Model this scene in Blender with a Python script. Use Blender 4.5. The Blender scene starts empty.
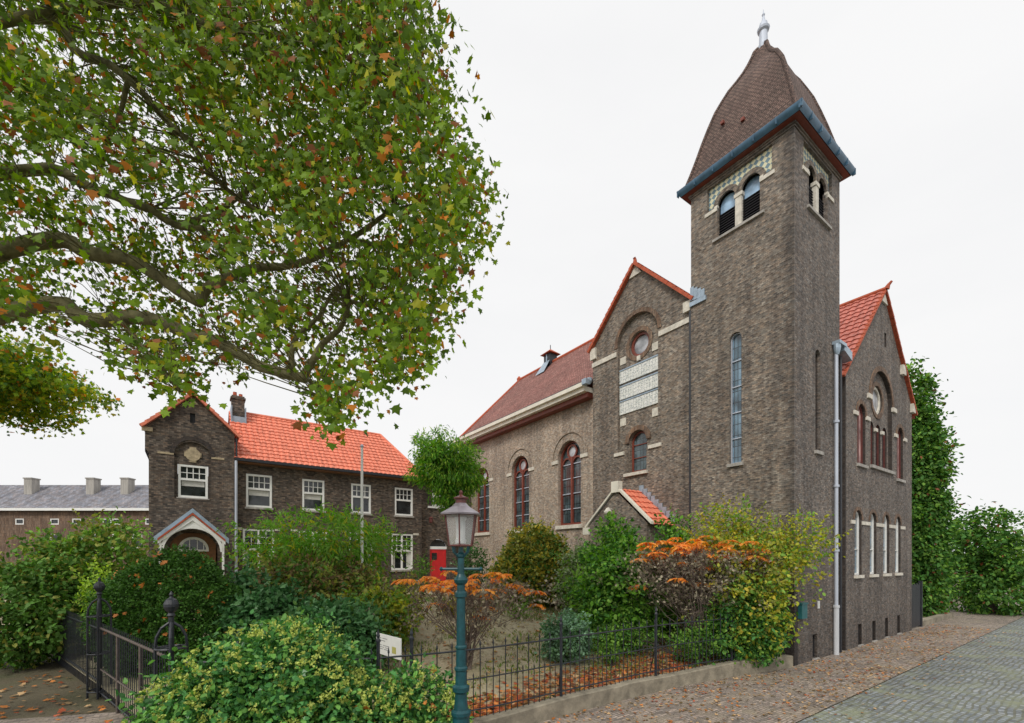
import bpy, math, random
from mathutils import Vector, noise
from mathutils.geometry import tessellate_polygon
R = random.Random(7)
scene = bpy.context.scene
COL = scene.collection
PI = math.pi
F, CX, HY, H = 452.0, 512.0, 558.0, 3.0
# church frame: origin at the tower's street corner, x along the street, y along the nave
CO = Vector((7.84, 12.56, 0)); ANG = math.atan2(0.578, 0.816)
UX, UY = Vector((math.cos(ANG), math.sin(ANG), 0)), Vector((-math.sin(ANG), math.cos(ANG), 0))
def W(x, y, z=0): return CO + UX * x + UY * y + Vector((0, 0, z))
def L(p):
    d = Vector((p[0], p[1], 0)) - CO
    return d.dot(UX), d.dot(UY)
def at(px, py, Z): return Vector(((px - CX) / F * Z, Z, H + (HY - py) / F * Z))

# ---------------------------------------------------------------- materials
def nodes(name):
    m = bpy.data.materials.new(name); m.use_nodes = True
    nt = m.node_tree; b = nt.nodes['Principled BSDF']
    return m, nt, b
def N(nt, t, **k):
    n = nt.nodes.new(t)
    for a, v in k.items():
        if a in n.inputs.keys(): n.inputs[a].default_value = v
        else: setattr(n, a, v)
    return n
def c4(c): return (c[0], c[1], c[2], 1)
def ramp(nt, stops):
    r = nt.nodes.new('ShaderNodeValToRGB'); e = r.color_ramp.elements
    while len(e) < len(stops): e.new(0.5)
    for i, (p, c) in enumerate(stops): e[i].position = p; e[i].color = c4(c)
    return r
def plain(name, col, rough=.6, var=.25, scale=6, metal=0, bump=.0, spec=None, streak=False):
    m, nt, b = nodes(name); l = nt.links.new
    tc = N(nt, 'ShaderNodeTexCoord'); src = tc.outputs['Object']
    if streak:
        mp = N(nt, 'ShaderNodeMapping'); mp.inputs['Scale'].default_value = (1, 1, .12); l(src, mp.inputs[0]); src = mp.outputs[0]
    n = N(nt, 'ShaderNodeTexNoise', Scale=scale, Detail=6.0, Roughness=.65); l(src, n.inputs['Vector'])
    r = ramp(nt, [(.28, [c * (1 - var) for c in col]), (.72, [min(1, c * (1 + var)) for c in col])])
    l(n.outputs['Fac'], r.inputs[0]); l(r.outputs[0], b.inputs['Base Color'])
    b.inputs['Roughness'].default_value = rough; b.inputs['Metallic'].default_value = metal
    if spec is not None: b.inputs['Specular IOR Level'].default_value = spec
    if bump:
        bp = N(nt, 'ShaderNodeBump', Strength=bump, Distance=.01)
        n2 = N(nt, 'ShaderNodeTexNoise', Scale=scale * 6, Detail=4.0); l(src, n2.inputs['Vector'])
        l(n2.outputs['Fac'], bp.inputs['Height']); l(bp.outputs[0], b.inputs['Normal'])
    return m
def brick(name, dark, light, mortar, bw=.11, bh=.052, stain=.45, mort=.010, coords='UV', soldier=False, third=None, bump=.5, corner=False):
    m, nt, b = nodes(name); l = nt.links.new
    tc = N(nt, 'ShaderNodeTexCoord'); src = tc.outputs[coords]
    br = N(nt, 'ShaderNodeTexBrick', Scale=1.0); l(src, br.inputs['Vector'])
    br.inputs['Brick Width'].default_value = bw; br.inputs['Row Height'].default_value = bh
    br.inputs['Mortar Size'].default_value = mort; br.inputs['Mortar Smooth'].default_value = .3
    br.inputs['Color1'].default_value = c4(dark); br.inputs['Color2'].default_value = c4(light)
    br.inputs['Mortar'].default_value = c4(mortar)
    # a second set of random brick tones
    br2 = N(nt, 'ShaderNodeTexBrick', Scale=1.0); mp = N(nt, 'ShaderNodeMapping')
    mp.inputs['Location'].default_value = (bw * 37, bh * 22, 0); l(src, mp.inputs[0]); l(mp.outputs[0], br2.inputs['Vector'])
    br2.inputs['Brick Width'].default_value = bw; br2.inputs['Row Height'].default_value = bh
    br2.inputs['Mortar Size'].default_value = 0; br2.inputs['Bias'].default_value = -.1
    br2.inputs['Color1'].default_value = (1, 1, 1, 1)
    t = third or (1.0, .85, .74); br2.inputs['Color2'].default_value = c4(t)
    mx = N(nt, 'ShaderNodeMix', data_type='RGBA', blend_type='MULTIPLY'); mx.inputs[0].default_value = 1.0
    l(br.outputs['Color'], mx.inputs[6]); l(br2.outputs['Color'], mx.inputs[7])
    n = N(nt, 'ShaderNodeTexNoise', Scale=.7, Detail=8.0, Roughness=.7); l(src, n.inputs['Vector'])
    r = ramp(nt, [(.3, [1 - stain] * 3), (.68, [1.15] * 3)]); l(n.outputs['Fac'], r.inputs[0])
    m2 = N(nt, 'ShaderNodeMix', data_type='RGBA', blend_type='MULTIPLY'); m2.inputs[0].default_value = 1
    l(mx.outputs[2], m2.inputs[6]); l(r.outputs[0], m2.inputs[7])
    n3 = N(nt, 'ShaderNodeTexNoise', Scale=9.0, Detail=5.0, Roughness=.7); l(src, n3.inputs['Vector'])
    r3 = ramp(nt, [(.3, [.62] * 3), (.7, [1.3] * 3)]); l(n3.outputs['Fac'], r3.inputs[0])
    m3 = N(nt, 'ShaderNodeMix', data_type='RGBA', blend_type='MULTIPLY'); m3.inputs[0].default_value = 1
    l(m2.outputs[2], m3.inputs[6]); l(r3.outputs[0], m3.inputs[7])
    out = m3.outputs[2]
    if coords == 'UV' and bump < .9:   # run-off streaks down the wall
        ms = N(nt, 'ShaderNodeMapping'); ms.inputs['Scale'].default_value = (2.2, .16, 1); l(src, ms.inputs[0])
        ns = N(nt, 'ShaderNodeTexNoise', Scale=1.0, Detail=7.0, Roughness=.7); l(ms.outputs[0], ns.inputs['Vector'])
        rs = ramp(nt, [(.34, (.60, .59, .60)), (.55, (1, 1, 1)), (.72, (1.14, 1.13, 1.10))]); l(ns.outputs['Fac'], rs.inputs[0])
        m5 = N(nt, 'ShaderNodeMix', data_type='RGBA', blend_type='MULTIPLY'); m5.inputs[0].default_value = 1
        l(out, m5.inputs[6]); l(rs.outputs[0], m5.inputs[7])
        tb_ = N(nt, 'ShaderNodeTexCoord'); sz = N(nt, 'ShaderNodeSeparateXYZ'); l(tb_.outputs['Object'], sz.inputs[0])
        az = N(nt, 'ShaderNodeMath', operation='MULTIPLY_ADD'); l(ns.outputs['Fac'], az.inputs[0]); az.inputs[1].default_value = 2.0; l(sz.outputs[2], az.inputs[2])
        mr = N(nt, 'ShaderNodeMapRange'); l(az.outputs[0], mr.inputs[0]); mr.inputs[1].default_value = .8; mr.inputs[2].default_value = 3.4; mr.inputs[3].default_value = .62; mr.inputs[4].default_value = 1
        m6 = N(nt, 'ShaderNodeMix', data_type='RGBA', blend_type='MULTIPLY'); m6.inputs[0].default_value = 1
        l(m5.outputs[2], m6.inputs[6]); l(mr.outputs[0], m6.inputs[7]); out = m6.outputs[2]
    if corner:   # soot and damp along the exposed corner and in patches low down
        to_ = N(nt, 'ShaderNodeTexCoord'); sp = N(nt, 'ShaderNodeSeparateXYZ'); l(to_.outputs['Object'], sp.inputs[0])
        ad = N(nt, 'ShaderNodeMath', operation='ADD'); l(sp.outputs[0], ad.inputs[0]); l(sp.outputs[1], ad.inputs[1])
        nn = N(nt, 'ShaderNodeTexNoise', Scale=1.3, Detail=6.0); l(to_.outputs['Object'], nn.inputs['Vector'])
        ad2 = N(nt, 'ShaderNodeMath', operation='MULTIPLY_ADD'); l(nn.outputs['Fac'], ad2.inputs[0]); ad2.inputs[1].default_value = .7; l(ad.outputs[0], ad2.inputs[2])
        rc = ramp(nt, [(.38, (.52, .53, .56)), (.72, (1, 1, 1))]); l(ad2.outputs[0], rc.inputs[0])
        m4 = N(nt, 'ShaderNodeMix', data_type='RGBA', blend_type='MULTIPLY'); m4.inputs[0].default_value = 1
        l(out, m4.inputs[6]); l(rc.outputs[0], m4.inputs[7]); out = m4.outputs[2]
    l(out, b.inputs['Base Color']); b.inputs['Roughness'].default_value = .85
    bp = N(nt, 'ShaderNodeBump', Strength=bump, Distance=.008); bp.invert = True
    l(br.outputs['Fac'], bp.inputs['Height']); l(bp.outputs[0], b.inputs['Normal'])
    return m
def leafmat(name, col, trans=.4, var=.35, rough=.5, spec=.2):
    m, nt, b = nodes(name); l = nt.links.new
    g = N(nt, 'ShaderNodeNewGeometry')
    r = ramp(nt, [(0, [c * (1 - var) for c in col]), (.5, col), (1, [min(1, c * (1 + var) + .01) for c in col])])
    l(g.outputs['Random Per Island'], r.inputs[0]); l(r.outputs[0], b.inputs['Base Color'])
    b.inputs['Roughness'].default_value = rough; b.inputs['Specular IOR Level'].default_value = spec
    tr = N(nt, 'ShaderNodeBsdfTranslucent'); h = N(nt, 'ShaderNodeHueSaturation', Saturation=1.15, Value=1.3)
    l(r.outputs[0], h.inputs['Color']); l(h.outputs[0], tr.inputs['Color'])
    mx = N(nt, 'ShaderNodeMixShader'); mx.inputs[0].default_value = trans
    l(b.outputs[0], mx.inputs[1]); l(tr.outputs[0], mx.inputs[2]); l(mx.outputs[0], nt.nodes['Material Output'].inputs[0])
    return m
def glass(name, col, rough=.08, leads=None, ior=1.6):
    m, nt, b = nodes(name); l = nt.links.new
    tc = N(nt, 'ShaderNodeTexCoord')
    n = N(nt, 'ShaderNodeTexNoise', Scale=1.7, Detail=3.0); l(tc.outputs['UV'], n.inputs['Vector'])
    r = ramp(nt, [(.35, [c * .45 for c in col]), (.65, [c * 1.5 for c in col])]); l(n.outputs['Fac'], r.inputs[0])
    out = r.outputs[0]
    if leads:
        br = N(nt, 'ShaderNodeTexBrick', Scale=1.0); br.offset = 0
        l(tc.outputs['UV'], br.inputs['Vector'])
        br.inputs['Brick Width'].default_value = leads[0]; br.inputs['Row Height'].default_value = leads[1]
        br.inputs['Mortar Size'].default_value = .012
        br.inputs['Color1'].default_value = (1, 1, 1, 1); br.inputs['Color2'].default_value = (.45, .5, .5, 1)
        br.inputs['Mortar'].default_value = (.12, .12, .12, 1)
        mx = N(nt, 'ShaderNodeMix', data_type='RGBA', blend_type='MULTIPLY'); mx.inputs[0].default_value = 1
        l(out, mx.inputs[6]); l(br.outputs['Color'], mx.inputs[7]); out = mx.outputs[2]
    l(out, b.inputs['Base Color']); b.inputs['Roughness'].default_value = rough; b.inputs['IOR'].default_value = ior
    bp = N(nt, 'ShaderNodeBump', Strength=.12, Distance=.05); n2 = N(nt, 'ShaderNodeTexNoise', Scale=3.0)
    l(tc.outputs['UV'], n2.inputs['Vector']); l(n2.outputs['Fac'], bp.inputs['Height']); l(bp.outputs[0], b.inputs['Normal'])
    return m

M = {}
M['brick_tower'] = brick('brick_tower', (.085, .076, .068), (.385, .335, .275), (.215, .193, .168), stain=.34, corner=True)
M['brick_street_shaded'] = brick('brick_street_shaded', (.082, .074, .068), (.30, .268, .238), (.165, .15, .138), stain=.34)  # darker copy of the tower brick; street-side shade put into its colour
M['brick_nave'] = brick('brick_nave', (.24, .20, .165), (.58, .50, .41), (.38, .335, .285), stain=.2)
M['brick_dark'] = brick('brick_dark', (.032, .027, .026), (.10, .082, .07), (.06, .052, .048), stain=.4)  # dark brick, also used as painted shade in reveals and the recess
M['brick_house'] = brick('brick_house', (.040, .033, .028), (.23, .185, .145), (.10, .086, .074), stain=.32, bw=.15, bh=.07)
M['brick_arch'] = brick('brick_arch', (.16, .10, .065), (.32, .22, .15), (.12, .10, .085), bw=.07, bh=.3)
M['stone'] = plain('stone', (.62, .58, .50), .8, .28, 7, bump=.4)
M['stone_grey'] = plain('stone_grey', (.36, .34, .31), .85, .35, 5, bump=.5, streak=True)
M['sand'] = plain('sandstone', (.42, .34, .22), .85, .4, 9, bump=.6)
M['white'] = plain('white_paint', (.80, .80, .77), .45, .07, 4)
M['cream'] = plain('cream_paint', (.74, .70, .60), .5, .14, 3, streak=True)
M['red_paint'] = plain('red_paint', (.62, .025, .03), .4, .15, 4)
M['redbrown'] = plain('redbrown_paint', (.20, .048, .03), .5, .25, 5)
M['rustred'] = plain('verge_tile', (.42, .085, .035), .75, .35, 8, bump=.3)
M['teal'] = plain('teal_paint', (.006, .060, .072), .4, .35, 12, spec=.5)
M['tealbox'] = plain('teal_plastic', (.02, .13, .14), .5, .2, 9)
M['iron'] = plain('black_iron', (.018, .021, .028), .45, .45, 20, spec=.5, bump=.3)
M['rust'] = plain('rusty_iron', (.10, .078, .065), .7, .4, 14, bump=.4)
M['lead'] = plain('lead', (.34, .42, .50), .42, .25, 5, metal=.35)
M['gutter'] = plain('blue_gutter', (.06, .13, .20), .35, .3, 4, metal=.2, spec=.6)
M['zinc'] = plain('zinc', (.50, .54, .62), .45, .18, 4, metal=.2, streak=True)
M['white_pipe'] = plain('pale_pipe', (.55, .57, .60), .5, .2, 5, streak=True)
M['copper'] = plain('lamp_hood', (.30, .27, .30), .32, .22, 9, metal=.3)
M['maroon'] = plain('maroon_paint', (.12, .035, .03), .4, .3, 14)
M['timber'] = plain('brown_timber', (.20, .085, .03), .6, .3, 8)
M['black'] = plain('dark_void', (.012, .012, .014), .8, .2, 6)
M['louvre'] = plain('louvre_slate', (.035, .033, .04), .6, .3, 9)
M['bark'] = plain('plane_bark', (.17, .155, .075), .9, .6, 5, bump=1.0)
M['bark2'] = plain('dark_bark', (.05, .038, .028), .9, .5, 9, bump=1.0)
M['twig'] = plain('grey_twig', (.15, .115, .095), .9, .4, 9)
M['glass'] = glass('window_glass', (.022, .026, .028))
M['glass_sky'] = glass('belfry_sky_glass', (.30, .45, .62), .2)  # bright sky in the opening is put into the pane colour
M['glass_lead'] = glass('leaded_glass', (.085, .12, .135), .16, (.16, .42), 1.7)
M['glass_blue'] = glass('blue_leaded_glass', (.17, .27, .36), .14, (.11, .34), 1.7)
M['glass_pale'] = glass('pale_glass', (.42, .43, .46), .25)
M['glass_pink'] = glass('rosy_glass', (.48, .30, .28), .3)
M['curtain'] = plain('curtain', (.55, .54, .50), .9, .15, 8)
M['plate'] = plain('tile_white', (.72, .72, .70), .4, .12, 22)
def lantern_glass():
    m, nt, b = nodes('lantern_glass'); b.inputs['Base Color'].default_value = (.85, .87, .88, 1)
    b.inputs['Roughness'].default_value = .25; b.inputs['Transmission Weight'].default_value = .8; b.inputs['IOR'].default_value = 1.2
    return m
M['lantern'] = lantern_glass()
def checker():
    m, nt, b = nodes('checker_tiles'); l = nt.links.new
    tc = N(nt, 'ShaderNodeTexCoord'); mp = N(nt, 'ShaderNodeMapping'); mp.inputs['Rotation'].default_value = (0, 0, PI / 4)
    l(tc.outputs['UV'], mp.inputs[0])
    c = N(nt, 'ShaderNodeTexChecker', Scale=8.5); c.inputs['Color1'].default_value = (.72, .68, .46, 1); c.inputs['Color2'].default_value = (.16, .25, .30, 1)
    l(mp.outputs[0], c.inputs['Vector']); l(c.outputs[0], b.inputs['Base Color']); b.inputs['Roughness'].default_value = .35
    return m
M['checker'] = checker()
def tilepanel():
    m, nt, b = nodes('lettered_tiles'); l = nt.links.new
    tc = N(nt, 'ShaderNodeTexCoord')
    v = N(nt, 'ShaderNodeTexVoronoi', Scale=16.0); l(tc.outputs['UV'], v.inputs['Vector'])
    r = ramp(nt, [(.25, (.42, .46, .47)), (.45, (.80, .80, .76))]); l(v.outputs['Distance'], r.inputs[0])
    br = N(nt, 'ShaderNodeTexBrick', Scale=1.0); br.offset = 0; l(tc.outputs['UV'], br.inputs['Vector'])
    br.inputs['Brick Width'].default_value = .125; br.inputs['Row Height'].default_value = .125; br.inputs['Mortar Size'].default_value = .006
    br.inputs['Color1'].default_value = (1, 1, 1, 1); br.inputs['Color2'].default_value = (.86, .88, .86, 1); br.inputs['Mortar'].default_value = (.5, .5, .5, 1)
    mx = N(nt, 'ShaderNodeMix', data_type='RGBA', blend_type='MULTIPLY'); mx.inputs[0].default_value = 1
    l(r.outputs[0], mx.inputs[6]); l(br.outputs['Color'], mx.inputs[7]); l(mx.outputs[2], b.inputs['Base Color'])
    b.inputs['Roughness'].default_value = .3
    return m
M['panel'] = tilepanel()
def rooft(name, a, b_, third, bw, bh):
    return brick(name, a, b_, (a[0] * .35, a[1] * .35, a[2] * .35), bw=bw, bh=bh, stain=.35, mort=.014, third=third, bump=1.0)
M['roof_nave'] = rooft('roof_nave', (.28, .105, .085), (.44, .215, .175), (.80, .78, .78), .13, .10)
M['roof_tower'] = rooft('roof_tower', (.135, .080, .064), (.25, .160, .128), (.8, .85, .85), .11, .075)
def pantile(name, col, var):
    m, nt, b = nodes(name); l = nt.links.new
    tc = N(nt, 'ShaderNodeTexCoord')
    br = N(nt, 'ShaderNodeTexBrick', Scale=1.0); br.offset = 0; l(tc.outputs['UV'], br.inputs['Vector'])
    br.inputs['Brick Width'].default_value = .24; br.inputs['Row Height'].default_value = .32; br.inputs['Mortar Size'].default_value = 0
    br.inputs['Color1'].default_value = c4([c * (1 - var) for c in col]); br.inputs['Color2'].default_value = c4([min(1, c * (1 + var)) for c in col])
    n = N(nt, 'ShaderNodeTexNoise', Scale=1.2, Detail=9.0, Roughness=.75); l(tc.outputs['UV'], n.inputs['Vector'])
    r = ramp(nt, [(.32, (.52, .55, .56)), (.45, (.86, .86, .86)), (.62, (1, 1, 1))]); l(n.outputs['Fac'], r.inputs[0])
    mx = N(nt, 'ShaderNodeMix', data_type='RGBA', blend_type='MULTIPLY'); mx.inputs[0].default_value = 1
    l(br.outputs['Color'], mx.inputs[6]); l(r.outputs[0], mx.inputs[7]); l(mx.outputs[2], b.inputs['Base Color'])
    b.inputs['Roughness'].default_value = .6
    return m
M['pantile'] = pantile('orange_pantile', (.80, .23, .135), .2)
M['pantile2'] = pantile('pink_pantile', (.56, .17, .125), .2)

# ---------------------------------------------------------------- mesh builder
class MB:
    def __init__(s): s.v = []; s.f = []; s.m = []; s.mi = 0
    def add(s, vs, fs, mi=None):
        o = len(s.v); s.v += [tuple(v) for v in vs]; k = s.mi if mi is None else mi
        for f in fs: s.f.append(tuple(i + o for i in f)); s.m.append(k)
        return s
    def box(s, x0, x1, y0, y1, z0, z1):
        return s.add([(x, y, z) for z in (z0, z1) for y in (y0, y1) for x in (x0, x1)],
                     [(0, 2, 3, 1), (4, 5, 7, 6), (0, 1, 5, 4), (2, 6, 7, 3), (0, 4, 6, 2), (1, 3, 7, 5)])
    def pbox(s, P, a0, a1, z0, z1, o0, o1):
        return s.add([P(a, z, o) for o in (o0, o1) for z in (z0, z1) for a in (a0, a1)],
                     [(0, 2, 3, 1), (4, 5, 7, 6), (0, 1, 5, 4), (2, 6, 7, 3), (0, 4, 6, 2), (1, 3, 7, 5)])
    def poly(s, P, pts, o): return s.add([P(a, z, o) for a, z in pts], [tuple(range(len(pts)))])
    def prism(s, P, pts, o0, o1):
        n = len(pts); t = tessellate_polygon([[Vector((a, z, 0)) for a, z in pts]])
        vs = [P(a, z, o0) for a, z in pts] + [P(a, z, o1) for a, z in pts]
        fs = [tuple(f) for f in t] + [tuple(i + n for i in f) for f in t]
        fs += [(i, (i + 1) % n, (i + 1) % n + n, i + n) for i in range(n)]
        return s.add(vs, fs)
    def wall(s, P, outline, holes=(), depth=.15, o=0, rmi=None):
        polys = [[Vector((a, z, 0)) for a, z in p] for p in [outline] + list(holes)]
        flat = [q for p in [outline] + list(holes) for q in p]
        s.add([P(a, z, o) for a, z in flat], [tuple(t) for t in tessellate_polygon(polys)])
        for h in holes:
            n = len(h)
            s.add([P(a, z, o) for a, z in h] + [P(a, z, o - depth) for a, z in h], [(i, (i + 1) % n, (i + 1) % n + n, i + n) for i in range(n)], rmi)
        return s
    def ring(s, P, c, r0, r1, o0, o1, a0=0, a1=180, n=20):
        vs = []; 
        for i in range(n + 1):
            t = math.radians(a0 + (a1 - a0) * i / n)
            for r in (r0, r1):
                for o in (o0, o1): vs.append(P(c[0] + r * math.cos(t), c[1] + r * math.sin(t), o))
        fs = []
        for i in range(n):
            b = 4 * i; d = b + 4
            fs += [(b, d, d + 1, b + 1), (b + 2, b + 3, d + 3, d + 2), (b + 1, d + 1, d + 3, b + 3), (b, b + 2, d + 2, d)]
        fs += [(0, 1, 3, 2), (4 * n, 4 * n + 2, 4 * n + 3, 4 * n + 1)]
        return s.add(vs, fs)
    def tube(s, path, rad, n=6, cap=True):
        path = [Vector(p) for p in path]
        if not isinstance(rad, (list, tuple)): rad = [rad] * len(path)
        vs = []; prev = None
        for i, p in enumerate(path):
            t = (path[min(i + 1, len(path) - 1)] - path[max(i - 1, 0)])
            t = t.normalized() if t.length > 1e-6 else Vector((0, 0, 1))
            a = prev if prev is not None else (Vector((1, 0, 0)) if abs(t.x) < .8 else Vector((0, 1, 0)))
            a = (a - t * a.dot(t)).normalized(); b = t.cross(a); prev = a
            for k in range(n):
                q = 2 * PI * k / n; vs.append(p + (a * math.cos(q) + b * math.sin(q)) * rad[i])
        fs = [(i * n + k, i * n + (k + 1) % n, (i + 1) * n + (k + 1) % n, (i + 1) * n + k) for i in range(len(path) - 1) for k in range(n)]
        if cap: fs += [tuple(range(n))[::-1], tuple(range((len(path) - 1) * n, len(path) * n))]
        return s.add(vs, fs)
    def lathe(s, c, prof, n=16, rot=0):
        vs = [(c[0] + r * math.cos(rot + 2 * PI * k / n), c[1] + r * math.sin(rot + 2 * PI * k / n), c[2] + z) for r, z in prof for k in range(n)]
        m = len(prof)
        fs = [(i * n + k, i * n + (k + 1) % n, (i + 1) * n + (k + 1) % n, (i + 1) * n + k) for i in range(m - 1) for k in range(n)]
        fs += [tuple(range(n))[::-1], tuple(range((m - 1) * n, m * n))]
        return s.add(vs, fs)
    def tiles(s, o, U, V, w, l, inside=None, pu=.24, pv=.32, amp=.03):
        # a field of real curved pantiles on the plane o + u*U + v*V
        o, U, V = Vector(o), Vector(U).normalized(), Vector(V).normalized(); Nn = U.cross(V)
        if Nn.z < 0: Nn = -Nn
        nu = int(w / pu * 6); rows = int(l / pv) + 1; us = [w * i / nu for i in range(nu + 1)]
        for r in range(rows):
            v0, v1 = r * pv, min(l, (r + 1) * pv)
            if v1 - v0 < .02: continue
            line = []
            for v, h in ((v0, -.0), (v0, .038), (v1, .0)):
                line.append([o + U * u + V * v + Nn * (h + .012 + amp * abs(math.sin(PI * u / pu)) ** 1.0 * (0 if h == -.0 and v == v0 and False else 1)) for u in us])
            b = len(s.v)
            for q in line: s.v += [tuple(p) for p in q]
            for a in range(2):
                for i in range(nu):
                    if inside and not inside((us[i] + us[i + 1]) / 2, (v0 + v1) / 2): continue
                    k = b + a * (nu + 1) + i; s.f.append((k, k + 1, k + nu + 2, k + nu + 1)); s.m.append(s.mi)
        return s
    def build_each(s, name, mat, parent=None, **k):
        # every connected piece becomes a part of its own
        par = list(range(len(s.v)))
        def find(a):
            while par[a] != a: par[a] = par[par[a]]; a = par[a]
            return a
        for f in s.f:
            for i in f[1:]: par[find(i)] = find(f[0])
        gr = {}
        for f, m_ in zip(s.f, s.m): gr.setdefault(find(f[0]), []).append((f, m_))
        out = None
        for key in gr:
            q = MB(); ix = {}
            for f, m_ in gr[key]:
                for i in f:
                    if i not in ix: ix[i] = len(q.v); q.v.append(s.v[i])
                q.f.append(tuple(ix[i] for i in f)); q.m.append(m_)
            out = q.build(name, mat, parent, **k)
        return out
    def build(s, name, mat, parent=None, org=None, smooth=False, uv=True):
        mats = mat if isinstance(mat, (list, tuple)) else [mat]
        o = org if org is not None else (parent['_o'] if parent is not None and '_o' in parent else (0, 0, 0))
        o = tuple(o)
        me = bpy.data.meshes.new(name)
        me.from_pydata([(v[0] - o[0], v[1] - o[1], v[2] - o[2]) for v in s.v], [], s.f)
        for mt in mats: me.materials.append(mt if not isinstance(mt, str) else M[mt])
        me.polygons.foreach_set('material_index', s.m)
        if smooth: me.polygons.foreach_set('use_smooth', [True] * len(s.f))
        if uv:
            lay = me.uv_layers.new(name='UVMap'); dat = [0.0] * (2 * len(me.loops)); Z = Vector((0, 0, 1))
            for p in me.polygons:
                n = p.normal
                if abs(n.z) > .98: t, b = Vector((1, 0, 0)), Vector((0, 1, 0))
                else:
                    t = Z.cross(n).normalized(); b = n.cross(t).normalized()
                    # keep the sign stable so neighbouring walls agree
                    if abs(t.x) > abs(t.y):
                        if t.x < 0: t = -t
                    elif t.y < 0: t = -t
                    if b.z < 0: b = -b
                for li in p.loop_indices:
                    v = s.v[me.loops[li].vertex_index]; q = Vector(v)
                    dat[2 * li] = q.dot(t); dat[2 * li + 1] = q.dot(b)
            lay.data.foreach_set('uv', dat)
        ob = bpy.data.objects.new(name, me); COL.objects.link(ob)
        if parent is not None: ob.parent = parent; ob['_o'] = o
        return ob
def tag(o, label=None, cat=None, group=None, kind=None):
    if label: o['label'] = label
    if cat: o['category'] = cat
    if group: o['group'] = group
    if kind: o['kind'] = kind
    return o
def empty(name, loc, rz=0, org=(0, 0, 0)):
    o = bpy.data.objects.new(name, None); COL.objects.link(o); o.location = loc; o.rotation_euler = (0, 0, rz); o['_o'] = tuple(org)
    o.empty_display_size = .3
    return o
def cthing(name, x, y, z, label, cat, group=None):   # a thing in the church frame
    return tag(empty(name, W(x, y, z), ANG, (x, y, z)), label, cat, group)
def wthing(name, p, label, cat, group=None):          # a thing in world axes
    return tag(empty(name, p, 0, p), label, cat, group)
def PX(c): return lambda a, z, o=0: (c - o, a, z)     # wall facing -x
def PY(c): return lambda a, z, o=0: (a, c - o, z)     # wall facing -y
def arch(c, w, zb, zt, n=12, rise=None):
    r = w / 2; h = r if rise is None else rise; zs = zt - h
    pts = [(c - r, zb), (c + r, zb)]
    return pts + [(c + r * math.cos(PI * i / n), zs + h * math.sin(PI * i / n)) for i in range(n + 1)]
def circ(c, r, n=24): return [(c[0] + r * math.cos(2 * PI * i / n), c[1] + r * math.sin(2 * PI * i / n)) for i in range(n)]
def inset_arch(c, w, zb, zt, d, n=12, rise=None): return arch(c, w - 2 * d, zb + d, zt - d, n, None if rise is None else rise)
def frame(mb, P, outer, inner, o0, o1):
    n = len(outer)
    vs = [P(a, z, o) for pts in (outer, inner) for o in (o0, o1) for a, z in pts]
    fs = []
    for i in range(n):
        j = (i + 1) % n
        fs += [(n + i, n + j, 3 * n + j, 3 * n + i), (2 * n + i, 2 * n + j, 3 * n + j, 3 * n + i), (i, j, n + j, n + i)]
    mb.add(vs, fs)

# ---------------------------------------------------------------- world, sun, camera
w = bpy.data.worlds.new('World'); scene.world = w; w.use_nodes = True; nt = w.node_tree
bg = nt.nodes['Background']
sk = N(nt, 'ShaderNodeTexSky', sky_type='NISHITA'); sk.sun_disc = False
SUN_EL, SUN_AZ = math.radians(46), math.radians(205)
sk.sun_elevation = SUN_EL; sk.sun_rotation = SUN_AZ
mu = N(nt, 'ShaderNodeMix', data_type='RGBA', blend_type='MULTIPLY'); mu.inputs[0].default_value = 1; mu.inputs[7].default_value = (1, 1, 1, 1)
nt.links.new(sk.outputs[0], mu.inputs[6])
tc = N(nt, 'ShaderNodeTexCoord'); mp = N(nt, 'ShaderNodeMapping'); mp.inputs['Scale'].default_value = (1, 1, 3.2)
nz = N(nt, 'ShaderNodeTexNoise', Scale=1.6, Detail=7.0, Roughness=.55)
nt.links.new(tc.outputs['Generated'], mp.inputs[0]); nt.links.new(mp.outputs[0], nz.inputs['Vector'])
rp = ramp(nt, [(.36, (.955, .955, .955)), (.62, (1, 1, 1))]); nt.links.new(nz.outputs['Fac'], rp.inputs[0])
mx = N(nt, 'ShaderNodeMix', data_type='RGBA'); nt.links.new(rp.outputs[0], mx.inputs[0])
mx.inputs[7].default_value = (9.42, 9.42, 9.46, 1)          # thick bright overcast in front of the clear sky
nt.links.new(mu.outputs[2], mx.inputs[6]); nt.links.new(mx.outputs[2], bg.inputs[0]); bg.inputs[1].default_value = .1
sun = bpy.data.lights.new('sun', 'SUN'); sun.energy = 2.0; sun.angle = math.radians(14); sun.color = (1, .955, .88)
so = bpy.data.objects.new('sun', sun); COL.objects.link(so)
sd = Vector((math.sin(SUN_AZ) * math.cos(SUN_EL), math.cos(SUN_AZ) * math.cos(SUN_EL), math.sin(SUN_EL)))
so.rotation_euler = sd.to_track_quat('Z', 'Y').to_euler(); so.location = (0, 0, 30)
cam = bpy.data.cameras.new('camera'); co = bpy.data.objects.new('camera', cam); COL.objects.link(co); scene.camera = co
co.location = (0, 0, H); co.rotation_euler = (PI / 2, 0, 0); cam.sensor_width = 36; cam.lens = F / 1024 * 36
cam.shift_y = (HY - 361.5) / 1024; cam.clip_end = 2000; cam.clip_start = .1
scene.view_settings.view_transform = 'Standard'; scene.view_settings.look = 'None'; scene.view_settings.exposure = 0

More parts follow.
